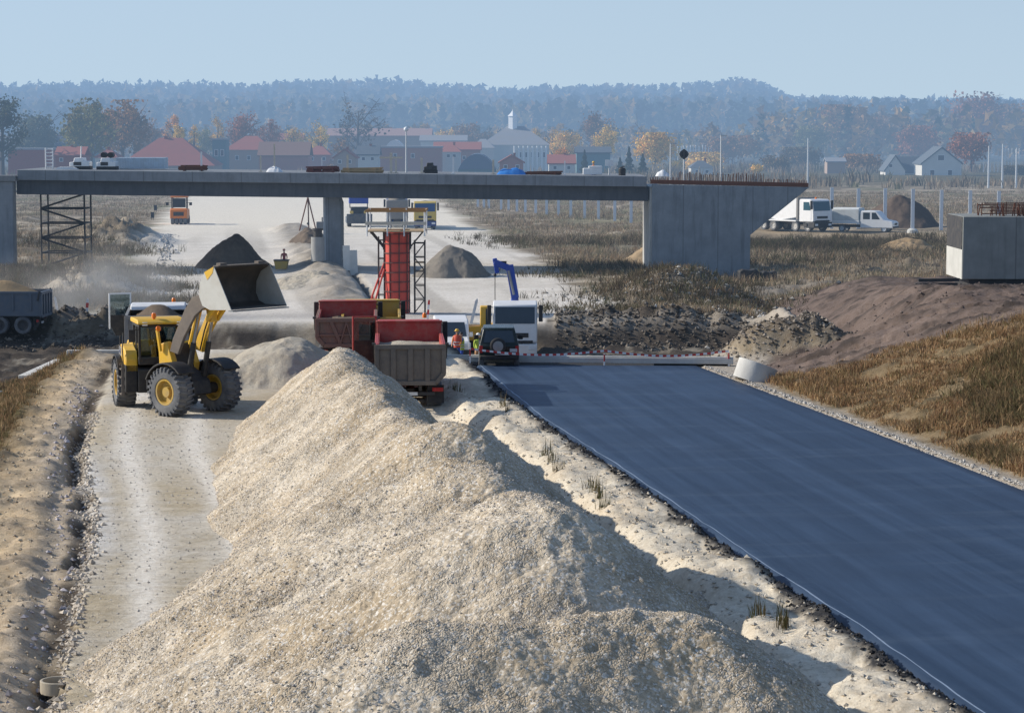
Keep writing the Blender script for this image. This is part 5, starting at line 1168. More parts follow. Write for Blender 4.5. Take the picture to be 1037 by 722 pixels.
BLUEGL = glass('blue_glass', (.02, .05, .12))
far_lorry('tipper_truck', 'yellow and blue lorry facing the camera under the overpass', 430.5, 272, -PI/2+.03, paint('pale_yellow', (.62, .45, .10), .5), GREYBODY, lower=paint('deep_blue', (.015, .045, .20), .5, dirt=.2), ws=BLUEGL)
far_lorry('tipper_truck', 'grey bodied lorry with blue chassis standing left of the yellow and blue one', 402, 285, PI/2+.05, paint('deep_blue', (.015, .045, .20)), GREYBODY, lower=paint('deep_blue', (.015, .045, .20)), boxh=3.1)
def low_loader():
    p = dep(364, 226, 280); p.z = gz(p); rt = thing('tracked_paver', 'dark machine with a blue cab and hopper right of the pier under the overpass', 'paver', p, -PI/2+.1)
    b = MB(); b.prism([(.2, .4), (.4, 1.5), (.2, 1.5), (-.4, 1.0), (-4, 1.1), (-4, .4)], -1.45, 1.45); b.build('hopper', paint('deep_blue_grey', (.05, .07, .10), .6), rt, .04)
    b = MB(); b.bb(-3.4, -1.6, -.9, 1.1, 1.1, 2.2); c = b.build('engine_housing', DARK, rt, .05); b = MB(); b.bb(-3.2, -1.5, -1.1, 1.1, 2.6, 3.3); b.build('canopy', BLUE, c, .05)
    for y in (-1.0, 1.0): b = MB(); b.bar((-2.0, y, 2.1), (-2.0, y, 2.7), .1); b.build('canopy_post', DARK, c)
    for s in (-1, 1): b = MB(); b.prism([(-3.8, .2), (-3.6, 0), (-.5, 0), (-.3, .2), (-.3, .5), (-3.8, .5)], s*1.1-.2, s*1.1+.2); b.build('track', BLACK, rt)
    for k, x in enumerate((-.9, .7)): b = MB(); b.bb(.35, .42, x-.2, x+.2, 1.55, 1.85); b.build('marker_lamp', paint('pale_yellow', (.62, .45, .10)), rt)
low_loader()
def tripod():
    p = dep(312, 224, 262); p.z = gz(p); rt = thing('drill_tripod', 'thin rusty drilling tripod left of the pier under the overpass', 'tripod', p)
    for a, b_ in (((-.9, -.5), (0, 0)), ((.9, -.5), (0, 0)), ((0, .9), (0, 0))): b = MB(); b.tube((a[0], a[1], 0), (0, 0, 3.6), .07, n=7); b.build('leg', RUST, rt)
    b = MB(); b.tube((0, 0, 3.4), (0, 0, .6), .03, n=6); b.ball((0, 0, .8), .15); b.build('hoist_line', DARK, rt)
    b = MB(); b.bb(.9, 2.2, -.4, .4, .1, 1.0); b.tube((1.5, 0, 1.0), (1.5, 0, 1.5), .08); b.build('winch', GREYBODY, rt, .04)
tripod()
def mixer_lorry():
    p = dep(833, 234, 246); p.z = gz(p); rt = thing('hopper_truck', 'white four axle lorry with a sloping hopper on the terrace beyond the wing wall', 'lorry', p, math.atan2(-.80, .60))
    b = MB(); b.bb(-9.0, 0, -.42, .42, .65, .98); b.build('chassis', DARK, rt)
    cab(rt, -2.1, WHITE, zb=1.05, h=2.2, ws=glass('cab_glass_teal', (.02, .06, .08)))
    b = MB(); b.prism([(-8.4, 1.35), (-8.3, 1.6), (-3.0, 3.35), (-2.6, 3.3), (-2.6, 1.4), (-5.0, 1.05)], -1.1, 1.1); hp = b.build('hopper', WHITE, rt, .06); b = MB(); b.bb(-2.62, -2.4, -1.15, 1.15, 1.2, 3.38); b.build('headboard', GREYBODY, hp)
    b = MB(); b.bb(-9.2, -2.6, -1.22, 1.22, .99, 1.12); b.build('rear_frame', WHITE, rt); b = MB(); b.bb(-8.9, -8.2, .5, 1.1, 1.36, 1.75); b.build('tank', WHITE, hp, .05)
    b = MB(); b.lathe([(.1, 0), (.1, .18), (.0001, .2)], (-1.2, .2, 3.25), (0, 0, 1), 12); b.build('beacon', AMBER, rt)
    tyres(rt, (-1.0, -2.8, -6.0, -7.4), rim=paint('pale_rim', (.5, .48, .44), .5), dual=(-6.0, -7.4))
mixer_lorry()
def pickup():
    p = dep(907, 234, 247); p.z = gz(p); rt = thing('pickup_truck', 'white crew cab pickup with a pale canvas box behind it', 'pickup', p, math.atan2(-.42, .91)); hw = .96
    b = MB(); b.prism([(0, .4), (.02, .85), (-.1, 1.08), (-1.0, 1.25), (-1.65, 2.0), (-1.95, 2.12), (-3.3, 2.12), (-3.4, 2.0), (-3.4, .4)], -hw, hw); c = b.build('cab', WHITE, rt, .08)
    b = MB(); b.add([(-1.04, -.82, 1.29), (-1.04, .82, 1.29), (-1.62, .76, 1.96), (-1.62, -.76, 1.96)], [(0, 1, 2, 3)]); b.build('windscreen', GLASS, c, smooth=False)
    for s in (-1, 1):
        for q in ([(-1.35, 1.28), (-2.2, 1.28), (-2.2, 1.95), (-1.80, 1.95)], [(-2.4, 1.28), (-3.1, 1.28), (-3.1, 1.95), (-2.4, 1.95)]): b = MB(); b.add([(x, s*(hw+.006), z) for x, z in q], [(0, 1, 2, 3)]); b.build('side_window', GLASS, c, smooth=False)
        b = MB(); b.bb(-.05, .04, s*.68-.18, s*.68+.18, .75, .98); b.build('headlight', LAMP, c, .03)
    b = MB(); b.bb(-.03, .07, -.95, .95, .40, .6); b.build('bumper', DARK, c, .03); b = MB(); b.bb(-.0, .045, -.45, .45, .72, .92); b.build('grille', BLACK, c)
    b = MB(); b.bb(-6.6, -.5, -.4, .4, .45, .7); b.build('chassis', DARK, rt)
    b = MB(); b.bb(-6.35, -3.5, -1.02, 1.02, .82, 1.15); bd = b.build('bed', WHITE, rt, .02); b = MB(); b.prism([(-1.0, 1.152), (-1.02, 2.25), (-.8, 2.4), (.8, 2.4), (1.02, 2.25), (1.0, 1.152)], -6.33, -3.52, 'x'); b.build('canvas_cover', paint('pale_canvas', (.66, .68, .66), .8, dirt=.3), bd, .05)
    for x in (-.95, -5.3):
        for s in (-1, 1): wheel(rt, (x, s*.82, .34), (0, 1, 0), .34, .24, TYRE, GALV, 0, .6, None, .05)
pickup()
# barrier posts
def post_row(pts, label, group, wd=.34):
    proto = None
    for px, yt, Y, foot_ in pts:
        p = dep(px, 235, Y); p.z = gz(p)-.1; h = dep(px, yt, Y).z-p.z
        if proto is None:
            proto = thing('barrier_post', label, 'post', p, group=group); b = MB(); b.bb(-wd/2, wd/2, -.13, -.10, 0, 1); b.bb(-wd/2, wd/2, .10, .13, 0, 1); b.bb(-.03, .03, -.098, .098, 0, 1); q = b.build('steel_section', paint('pale_zinc', (.70, .73, .76), .6, dirt=.1), proto); proto.scale = (1, 1, h)
        else:
            r = copy_tree(proto, p, scale=(1, 1, h))
            if foot_:
                r['label'] = 'grey steel post standing in a bare conical concrete footing right of the pickup'; b = MB(); b.lathe([(.62, -.1/h), (.55, .35/h), (.3, .55/h), (.0001, .56/h)], (0, 0, 0), (0, 0, 1), 20); b.build('footing', CONCW, r)
xs = [484, 490, 495, 507.5, 515, 523.5, 532, 542.5, 553.5, 565.5, 578, 592, 606, 622.5, 639]
post_row([(x, 192, np.interp(x, [480, 560, 640], [350, 315, 288]), False) for x in xs], 'grey steel barrier post in the row seen under the right span of the overpass', 'barrier posts beyond the overpass')
post_row([(842, 190, 254, 0), (869, 191, 254, 0), (896, 191, 254, 0), (924, 191.5, 246, 1), (953, 192.5, 252, 0), (982, 193, 252, 0), (1011, 193.5, 252, 0)], 'grey steel barrier post on the terrace behind the white lorry and pickup', 'barrier posts on the terrace', .34)
# ------------------------------------------------------------------ loose stones, clods and ground vegetation
OCT = np.array([(1, 0, 0), (-1, 0, 0), (0, 1, 0), (0, -1, 0), (0, 0, 1), (0, 0, -1)], float)
OCF = np.array([(0, 2, 4), (2, 1, 4), (1, 3, 4), (3, 0, 4), (2, 0, 5), (1, 2, 5), (3, 1, 5), (0, 3, 5)])
def stones(name, x, y, s, col, parent=None, sink=.2, lab=None):
    N = len(x); z = tz(x, y)
    V = OCT[None]*(0.6+0.8*rng.random((N, 6, 1)))*s[:, None, None]*np.array([1, 1, .75])
    a = rng.random(N)*6.3; c, q = np.cos(a), np.sin(a); V = np.stack([V[..., 0]*c[:, None]-V[..., 1]*q[:, None], V[..., 0]*q[:, None]+V[..., 1]*c[:, None], V[..., 2]], -1)
    V = V+np.stack([x, y, z+s*(.4-sink)], 1)[:, None]
    o = raw(name, V.reshape(-1, 3), (OCF[None]+6*np.arange(N)[:, None, None]).reshape(-1, 3), vcol('stone', .9, 30, .35), np.repeat(col, 6, 0), parent, False); return tag(o, lab, kind='stuff')
def blades(name, x, y, h, nb, cols, wd=.03, spread=.12, lean=.55, lab=None, z=None):
    """dry grass: every tuft a spray of narrow leaning blades"""
    N = len(x); z = tz(x, y) if z is None else z
    n = N*nb; X = np.repeat(x, nb)+rng.normal(0, spread, n); Y = np.repeat(y, nb)+rng.normal(0, spread, n); Z = np.repeat(z, nb)-.03
    H = np.repeat(h, nb)*(.5+.7*rng.random(n)); a = rng.random(n)*6.283; l = lean*rng.random(n)*H; dx, dy = np.cos(a)*l, np.sin(a)*l
    b = rng.random(n)*6.283; w = wd*(.6+.8*rng.random(n)); wx, wy = np.cos(b)*w/2, np.sin(b)*w/2
    P = np.empty((n, 5, 3)); P[:, 0] = np.stack([X-wx, Y-wy, Z], 1); P[:, 1] = np.stack([X+wx, Y+wy, Z], 1)
    P[:, 2] = np.stack([X+wx*.8+dx*.4, Y+wy*.8+dy*.4, Z+H*.6], 1); P[:, 3] = np.stack([X-wx*.8+dx*.4, Y-wy*.8+dy*.4, Z+H*.6], 1); P[:, 4] = np.stack([X+dx, Y+dy, Z+H], 1)
    i = np.arange(n)[:, None]*5; Fc = np.concatenate([i+[0, 1, 2], i+[0, 2, 3], i+[3, 2, 4]], 1).reshape(-1, 3)
    base = cols[rng.integers(0, len(cols), N)]*(.7+.6*rng.random((N, 1))); c = np.repeat(base, nb, 0)*(.75+.5*rng.random((n, 1)))
    o = raw(name, P.reshape(-1, 3), Fc, vcol('dry_blades', .9, 2, .3, transl=.3), np.repeat(c, 5, 0), None, False); return tag(o, lab, kind='stuff')
A = np.array
# right bank: dry tawny grass between road edge and bare soil
y = 58+(100-58)*rng.random(60000); x = foot(y)+.4+rng.random(60000)**1.2*24
k = (y+.35*(x-foot(y))-3+3*fbm(x, y, .9, 4) < 95.5) & (x < .24*y+5) & (fbm(x, y, .5, 3)+.28*rng.random(60000) > -.12); x, y = x[k][:30000], y[k][:30000]
patch = fbm(x, y, .16, 3, .5, 2)
TAWNY = 1.25*A([(.33, .215, .115), (.25, .16, .085), (.42, .30, .17), (.19, .13, .07), (.16, .13, .065), (.29, .20, .12), (.22, .13, .075)]); DARKG = 1.5*A([(.11, .085, .05), (.15, .105, .06), (.10, .09, .045), (.21, .145, .08)])
m = patch > -.06; blades('dry_grass', x[m], y[m], .08+.34*rng.random(m.sum())*np.clip(.6+1.6*fbm(x[m], y[m], .6, 3, .5, 1), .25, 1.5), 9, TAWNY, .028, .16, .9, 'tawny dry grass covering the bank right of the asphalt')
m = ~m; blades('dry_weeds', x[m], y[m], .12+.33*rng.random(m.sum()), 9, DARKG, .03, .2, 1.1, 'dark dead weeds scattered on the bank right of the asphalt')
# left ditch slope
y = 55+60*rng.random(24000); x = dl(y)-1.0+rng.normal(0, 1, 24000)*.25-rng.random(24000)*3.5; k = (x > -.26*y-3); x, y = x[k], y[k]
blades('ditch_grass', x, y, .10+.22*rng.random(len(x)), 6, np.concatenate([TAWNY, DARKG, DARKG]), .026, .12, .8, 'brown grass on the slope of the left ditch')
# scrub on both sides beyond the crossing
N = 95000; y = 143+(400-143)*rng.random(N)**1.5; x = -.26*y-4+rng.random(N)*(.52*y+8)
off = np.maximum(fl(y)-x, x-fr(y)); k = (off > 2.2+3*rng.random(N)) & (fbm(x, y, .12, 4, .55, 1)+.5*rng.random(N) > .05) & ~((abs(y-147) < 4) & (x < 0)) & ~((x > foot(y)) & (y < 162)) & ~((x > 21) & (y > 238-.55*(x-33)) & (y < 262)); x, y = x[k], y[k]
hq = fbm(x, y, .07, 3, .5, 4)
SCR = 1.35*A([(.22, .175, .12), (.28, .225, .16), (.17, .135, .095), (.14, .135, .08), (.32, .265, .19), (.24, .165, .10)])
blades('scrub_grass', x, y, np.clip(.14+.32*rng.random(len(x))+.7*np.maximum(0, hq), .1, .8), 7, SCR, .045, .28, .9, 'grey brown dead scrub on the banks beyond the crossing')
def bushes(name, pts, lab, cols):
    X = []; Y = []; Z = []; Hh = []
    for px, py, Yd, w, h, n in pts:
        c = dep(px, py, Yd)
        X.append(c.x+rng.normal(0, w, n)); Y.append(Yd+rng.normal(0, w, n)); Hh.append(h*(.3+.45*rng.random(n)))
    x, y = np.concatenate(X), np.concatenate(Y); blades(name, x, y, np.concatenate(Hh), 12, cols, .04, .28, 1.1, lab)
bushes('dead_bushes', [(690, 272, 172, 2.2, 1.5, 260), (670, 285, 164, 3.0, .9, 260), (730, 290, 160, 3.0, .8, 260), (610, 300, 152, 2.5, .6, 160), (660, 278, 168, 1.5, 1.1, 90), (725, 275, 178, 2.5, 1.2, 120), (600, 262, 188, 3, .9, 120), (640, 255, 198, 3, 1.1, 140), (800, 262, 205, 4, 1.2, 200), (860, 255, 225, 4, 1.2, 160), (560, 238, 240, 4, 1.1, 160), (620, 240, 240, 5, 1.4, 220), (520, 240, 250, 3, .9, 80), (70, 262, 185, 3, 1.2, 160), (20, 262, 180, 3, 1.4, 160), (110, 240, 220, 3, 1.3, 120), (900, 262, 215, 4, 1.0, 150), (40, 240, 230, 4, 1.5, 160)]+[(x_, 250, 226-.3*(x_-830)*.1, 2.6, 1.5, 150) for x_ in range(758, 930, 14)]+[(x_, 250, 236, 2.0, 1.0, 60) for x_ in range(760, 960, 16)]+[(x_, 270, y_, 2.2, 1.1, 110) for y_ in (158, 172, 190) for x_ in range(4, 150, 18)], 'dark dead bushes on the mounds beside the overpass', A([(.13, .10, .07), (.10, .085, .055), (.17, .135, .09), (.11, .11, .06)]))
wx, wy = [], []
for px, py in ((558, 482), (553, 474), (566, 490), (602, 512), (608, 522), (598, 505), (612, 528), (513, 432), (509, 428), (765, 640), (772, 642), (790, 650), (798, 652), (463, 407), (457, 404)):
    q = gnd(px, py, -.25); wx.append(q.x+rng.normal(0, .08, 4)); wy.append(q.y+rng.normal(0, .12, 4))
wx, wy = np.concatenate(wx), np.concatenate(wy); zz = np.maximum(tz(wx, wy), np.where(pile_h(wx, wy) > 0, pile_h(wx, wy), -9))
blades('trench_weeds', wx, wy, .25+.35*rng.random(len(wx)), 7, A([(.12, .10, .05), (.17, .13, .07), (.10, .10, .045)]), .018, .06, .35, 'thin dry weeds in the sand trough beside the gravel', zz)
# rubble and clods
def scat(n, f):
    x, y = f(n); return x, y
n = 1500; a = rng.normal(0, 1, (2, n)); hm = dep(690, 300, 166); x = hm.x+a[0]*3.2; y = hm.y+a[1]*3.5-1.0
g = .16+.36*rng.random(n); stones('rubble', x, y, .05+.17*rng.random(n)**3, np.stack([g, g*.93, g*.8], 1), lab='broken stone rubble on the mound left of the wing wall foot')
n = 1300; a = rng.normal(0, 1, (2, n)); hm = dep(800, 330, 148); x = hm.x+a[0]*3.5; y = hm.y+a[1]*4
g = .2+.4*rng.random(n); k = ~((x > foot(y)+1)); stones('rubble', x[k], y[k], (.05+.16*rng.random(n)**3)[k], np.stack([g, g*.95, g*.86], 1)[k], lab='pale rubble heaps below the wing wall')
n = 4600; x = np.concatenate([2.5+11*rng.random(n//2), -42+20*rng.random(n//2)]); y = 137.5+8*rng.random(len(x)); g = .07+.15*rng.random(len(x))**1.7
stones('earth_clods', x, y, .04+.15*rng.random(len(x))**3, np.stack([g, g*.87, g*.72], 1), lab='dark earth clods on the far side of the crossing')
n = 2400; mq = dep(800, 350, 109.5); y = mq.y+rng.normal(0, 1.6, n); x = mq.x+rng.normal(0, 1.9, n); g = .14+.26*rng.random(n)**1.4; k = x < 99
stones('earth_clods', x[k], y[k], (.02+.10*rng.random(n)**3)[k], np.stack([g, g*.86, g*.7], 1)[k], lab='brown clods on the eroded mound by the concrete ring')
n = 3500; y = 30+74*rng.random(n)**1.2; x = cl(y)-.28-.42*rng.random(n)**1.3-.15*np.abs(fbm(y, y*0, .8, 3)); g = .02+.05*rng.random(n)
stones('asphalt_crumbs', x, y, .012+.05*rng.random(n)**2.5, np.stack([g, g, g*1.05], 1), lab='black crumbs of asphalt along the left road edge')
n = 2600; y = 34+54*rng.random(n); x = hx(y)-.14+rng.normal(0, .13, n)-.1*_v[3](y*.8, y*.05); g = .36+.3*rng.random(n)
stones('edge_clods', x, y, .02+.07*rng.random(n)**2.2, np.stack([g, g*.88, g*.72], 1), lab='crumbled tan edge of the haul road along the narrow ditch')
n = 2600; y = 60+44*rng.random(n); x = cr(y)+.10+.45*rng.random(n); g = .3+.35*rng.random(n)
stones('verge_gravel', x, y, .02+.06*rng.random(n)**2, np.stack([g, g*.93, g*.82], 1), lab='pale gravel strip along the right road edge')
n = 8000; y = 36+72*rng.random(n)**1.15; x = hx(y)-.2-rng.random(n)**.8*5.5; k = x > dl(y)-.5; x, y = x[k], y[k]; n = len(x); g = .3+.32*rng.random(n)
o = stones('earth_clods', x, y, .010+.055*rng.random(n)**3.5, np.stack([g, g*.84, g*.62], 1), lab='tan clods on the rough strip left of the haul road')
n = 700; y = 36+60*rng.random(n); x = hx(y)-.75+rng.normal(0, .28, n); g = .33+.25*rng.random(n)
stones('grey_clods', x, y, .015+.085*rng.random(n)**2.8, np.stack([g, g*.93, g*.95], 1), lab='grey clods thrown up along the haul road edge')
n = 3500; y = 32+60*rng.random(n); x = cl(y)-.5-2.4*rng.random(n); g = .4+.3*rng.random(n)
stones('sand_lumps', x, y, .012+.06*rng.random(n)**3, np.stack([g, g*.9, g*.74], 1), lab='pale lumps on the sand berm left of the asphalt')
n = 5000; y = 112+5*rng.random(n); y = 30+72*rng.random(n); x = hx(y)+.2+4.5*rng.random(n); g = .35+.25*rng.random(n); k = pile_h(x, y) < .05
stones('haul_road_grit', x[k], y[k], (.01+.03*rng.random(n)**3)[k], np.stack([g, g*.93, g*.82], 1)[k], lab='loose grit on the haul road')
n = 2600; y = 93+40*rng.random(n); x = foot(y)+rng.random(n)*18; k = (y+.35*(x-foot(y))-3 > 94) & (x < .26*y+4); g = .07+.13*rng.random(n)
stones('soil_clods', x[k], y[k], (.015+.07*rng.random(n)**3.2)[k], np.stack([g, g*.8, g*.7], 1)[k], lab='dark clods on the bare soil bank below the block')
n = 420; y = 150+110*rng.random(n); x = fl(y)+.5+rng.normal(0, .35, n); g = .4+.25*rng.random(n)
stones('kerb_rubble', x, y, .06+.2*rng.random(n)**2, np.stack([g, g*.97, g*.92], 1), lab='row of pale broken stones along the left edge of the far carriageway')
# stream water in the left ditch
t = NT('ditch_water'); v = t.coord(False); nn = t.noise(v, 1.3, 4); wm = t.finish((.05, .06, .06), .06, 0, t.bump(nn, .15, .05), .5)
b = MB(); b.add([(-27, 84, -1.28), (-18.5, 84, -1.28), (-21, 106, -1.28), (-30, 106, -1.28)], [(0, 1, 2, 3)]); tag(b.build('water', wm, smooth=False), kind='structure')

# ------------------------------------------------------------------ village
BRICK = paint('brick_wall', (.34, .10, .07), .9, dirt=.2); TILE = paint('red_tile', (.36, .12, .09), .85, dirt=.35, dirtc=(.22, .12, .1), sc=.6); SLATE = paint('dark_slate', (.10, .12, .14), .7, dirt=.2, dirtc=(.18, .19, .2), sc=.6)
RENDER = paint('pale_render', (.62, .60, .55), .9, dirt=.2, sc=.5); TANW = paint('tan_wall', (.40, .30, .24), .9, dirt=.3, sc=.5); PINK = paint('faded_brick', (.42, .20, .16), .9, dirt=.3, sc=.5); PANE = glass('house_pane', (.03, .04, .055), .1)
GROOF = paint('grey_roof', (.30, .31, .33), .7, dirt=.3, sc=.5); TEAL = paint('teal_wall', (.12, .22, .24), .8, dirt=.2, sc=.5); CANDLE = paint('white_trim', (.78, .77, .74), .8, dirt=.1)
def house(label, x0, x1, yr, ye, Y, wall, roof, kind='long', depth=9, win=(), chim=(), name='house', cat='house', flat_top=False, yb=None):
    s = F/Y; c = dep((x0+x1)/2, 150, Y); g = gz(c); c.z = g
    w = (x1-x0)/s; zr = dep(0, yr, Y).z-g; ze = dep(0, ye, Y).z-g
    rt = thing(name, label, cat, c); hw = w/2; e = .35
    b = MB()
    if kind == 'gable': b.prism([(-hw, -.5), (hw, -.5), (hw, ze), (0, zr-.12), (-hw, ze)], 0, depth)
    else: b.bb(-hw, hw, 0, depth, -.5, ze)
    wl = b.build('wall', wall, rt)
    b = MB()
    if kind == 'long': b.prism([(-e, ze-.15), (depth/2, zr), (depth+e, ze-.15), (depth+e, ze+.1), (depth/2, zr+.25), (-e, ze+.1)], -hw-e, hw+e, 'x')
    elif kind == 'gable': b.prism([(-hw-e, ze-.2), (0, zr), (hw+e, ze-.2), (hw+e, ze+.05), (0, zr+.28), (-hw-e, ze+.05)], -e, depth+e)
    elif kind == 'hip':
        q = min(depth/2, hw*.75); vs = [(-hw-e, -e, ze), (hw+e, -e, ze), (hw+e, depth+e, ze), (-hw-e, depth+e, ze), (-hw+q, depth/2, zr), (hw-q, depth/2, zr)]
        b.add(vs, [(0, 1, 5, 4), (1, 2, 5), (2, 3, 4, 5), (3, 0, 4), (3, 2, 1, 0)])
    elif kind == 'arch': b.prism([(-e+(depth+2*e)*k/10, ze+(zr-ze)*math.sin(PI*k/10)) for k in range(11)], -hw, hw, 'x') if False else b.prism([(-hw+w*k/12, ze+.003+(zr-ze)*math.sin(PI*k/12)**.7) for k in range(13)], -.2, depth)
    else: b.bb(-hw-.2, hw+.2, -.2, depth+.2, ze+.002, ze+.35)
    rf = b.build('roof', roof, rt, smooth=False)
    for px, wp, yt, m in chim:
        p = dep(px, yt, Y+depth/2); b = MB(); q = wp/s/2; b.bb(p.x-c.x-q, p.x-c.x+q, depth/2-q, depth/2+q, ze, p.z-g); b.bb(p.x-c.x-q-.08, p.x-c.x+q+.08, depth/2-q-.08, depth/2+q+.08, p.z-g+.002, p.z-g+.2); b.build('chimney', m, rf)
    for px, py, wp, hp in win:
        p = dep(px, py, Y); a, h = wp/s/2, hp/s/2; b = MB(); b.bb(p.x-c.x-a-.1, p.x-c.x+a+.1, -.08, -.003, p.z-g-h-.1, p.z-g+h+.1); f = b.build('window', CANDLE, wl); b = MB(); b.bb(p.x-c.x-a, p.x-c.x+a, -.095, -.082, p.z-g-h, p.z-g+h); b.build('pane', PANE, f)
    return rt
house('unfinished red brick block at the far left behind the bridge', 8, 52, 151, 152, 520, BRICK, GROOF, 'flat', 8)
house('long dark roofed building with a red ridge below the big tree', 40, 107, 139, 152, 600, TEAL, SLATE, 'long', 12)
house('long red tiled strip roof left of the big hipped roof', 36, 104, 138, 143, 640, TANW, TILE, 'long', 8)
house('wide red hipped roof behind the pale blue box', 120, 216, 140, 168, 540, TANW, TILE, 'hip', 16, chim=((168, 3, 139, BRICK),))
house('narrow teal building between two red roofed houses', 215, 229, 140, 142, 560, TEAL, GROOF, 'flat', 6, win=((219, 155, 3, 6), (225, 155, 3, 6)))
house('red roofed house with a dormer right of the teal building', 228, 276, 138, 152, 580, TANW, TILE, 'hip', 12, win=((240, 160, 3, 4), (252, 160, 3, 4), (264, 160, 3, 4)))
house('dull brown long house right of the dormered red house', 262, 312, 145, 158, 560, PINK, paint('brown_tile', (.24, .14, .11), .9, dirt=.2), 'long', 10)
house('long hall with a white ridge and three white chimneys', 332, 436, 131, 138, 700, TANW, paint('pink_tile', (.40, .25, .22), .9, dirt=.3), 'long', 12, chim=((367, 3, 131, CANDLE), (399, 3, 131, CANDLE), (432, 3, 131, CANDLE)))
house('red brick building behind the pale post with the crossbar', 384, 447, 148, 150, 560, PINK, GROOF, 'flat', 8, win=((400, 158, 3, 4), (418, 158, 3, 4)))
house('small arched white roof above the red brick building', 391, 408, 142, 149, 575, RENDER, CANDLE, 'arch', 8)
house('low white roofed sheds right of the long hall', 426, 472, 138, 143, 640, RENDER, GROOF, 'long', 8)
house('reddish low house left of the white columned manor', 440, 486, 145, 152, 590, PINK, TILE, 'long', 9, win=((452, 160, 3, 3), (470, 160, 3, 3)))
house('dark blue barn with a rounded roof in front of the manor', 464, 502, 156, 172, 500, TEAL, paint('navy_roof', (.12, .17, .24), .6, dirt=.1), 'arch', 14)
h = house('white manor with grey hipped roof, columns and a square cupola', 488, 556, 128, 147, 620, RENDER, GROOF, 'hip', 18, win=tuple((x, 157, 2, 5) for x in (527, 533, 539, 545, 551)))
c = Vector(h.location); s = F/620
b = MB(); zt_ = dep(0, 118, 625).z-c.z; b.lathe([(1.25, 10.4), (1.25, zt_), (1.5, zt_+.05), (.75, zt_+.7), (.12, zt_+1.4), (.0001, zt_+1.9)], (-.7, 8.6, 0), (0, 0, 1), 6); b.build('cupola', paint('bright_white', (.93, .93, .92), .6, dirt=0), h, smooth=False)
for k in range(8): b = MB(); x = dep(521+k*4.6, 150, 620).x-c.x; b.tube((x, -1.0, -.3), (x, -1.0, dep(0, 148, 620).z-c.z), .22, n=8); b.build('column', CANDLE, h)
house('lower grey roofed wing at the left end of the manor', 478, 500, 141, 150, 612, RENDER, GROOF, 'hip', 10)
house('dark blue house among the conifers right of the orange bush', 584, 618, 150, 155, 560, TEAL, SLATE, 'long', 9)
house('small gabled pale house with a dark roof, left of the larger one', 897, 917, 158, 173, 560, RENDER, SLATE, 'gable', 8, win=((902, 168, 3, 3),))
house('dark roofed wing behind the small gabled pale house', 905, 936, 160, 175, 566, RENDER, SLATE, 'long', 7)
house('larger pale two storey house with a wide gable', 934, 974, 150, 166, 550, RENDER, SLATE, 'gable', 11, win=((953, 160, 6, 5), (944, 175, 4, 5), (962, 175, 4, 5)))
house('tiny hut with a tilted grey roof left of the gabled houses', 838, 856, 161, 164, 580, TANW, GROOF, 'long', 5)
for i, (x0, x1, yr, ye, Yd, rm, wm_, lab) in enumerate(((56, 84, 150, 158, 500, TILE, BRICK, 'small red roofed house right behind the white cabinets'), (96, 118, 152, 160, 495, TILE, RENDER, 'small red roofed pale house left of the wide hipped roof'), (150, 172, 134, 141, 680, TILE, TANW, 'distant red roof peeping over the wide hipped roof'),
    (282, 306, 136, 142, 690, TILE, RENDER, 'distant red roofed pale house above the dull brown house'), (310, 334, 148, 157, 600, TILE, PINK, 'red roofed house left of the long white ridged hall'), (338, 360, 152, 160, 520, TILE, TANW, 'red roofed house behind the brown timber stack'), (362, 383, 149, 157, 540, SLATE, RENDER, 'pale house with a dark roof left of the red brick building'),
    (448, 466, 147, 154, 570, TILE, RENDER, 'small pale house with red roof between barn and brick building'), (506, 530, 158, 165, 500, TILE, PINK, 'low red roofed house in front of the manor'), (556, 582, 158, 166, 520, TILE, RENDER, 'pale red roofed house right of the manor'), (700, 722, 163, 170, 560, SLATE, RENDER, 'low pale house with dark roof beside the tawny bush'))):
    house(lab, x0, x1, yr, ye, Yd, wm_, rm, ('long', 'hip', 'gable')[i % 3], 8, win=((x0+6, ye+4, 3, 3), (x1-6, ye+4, 3, 3)), chim=(((x0+x1)/2+3, 2, yr-2, BRICK),))
# hop poles
for k in range(20):
    p = dep(686+k*3.1+rng.random(), 150, 760); p.z = gz(p); b = MB(); b.tube((0, 0, 0), (0, 0, dep(0, 147+2*rng.random(), 760).z-p.z), .16, n=6); simple('thin_pole', 'thin pale pole in the row on the plain behind the round signal', 'pole', p, b, CANDLE, group='thin pole row')
for k in range(11):
    p = dep(996+k*3.6+rng.random(), 150, 600); p.z = gz(p); b = MB(); b.tube((0, 0, 0), (0, 0, dep(0, 150+3*rng.random(), 600).z-p.z), .09, n=6); simple('thin_pole', 'very thin pale pole among the masts at the right edge of the plain', 'pole', p, b, CANDLE, group='thin poles by the right edge')

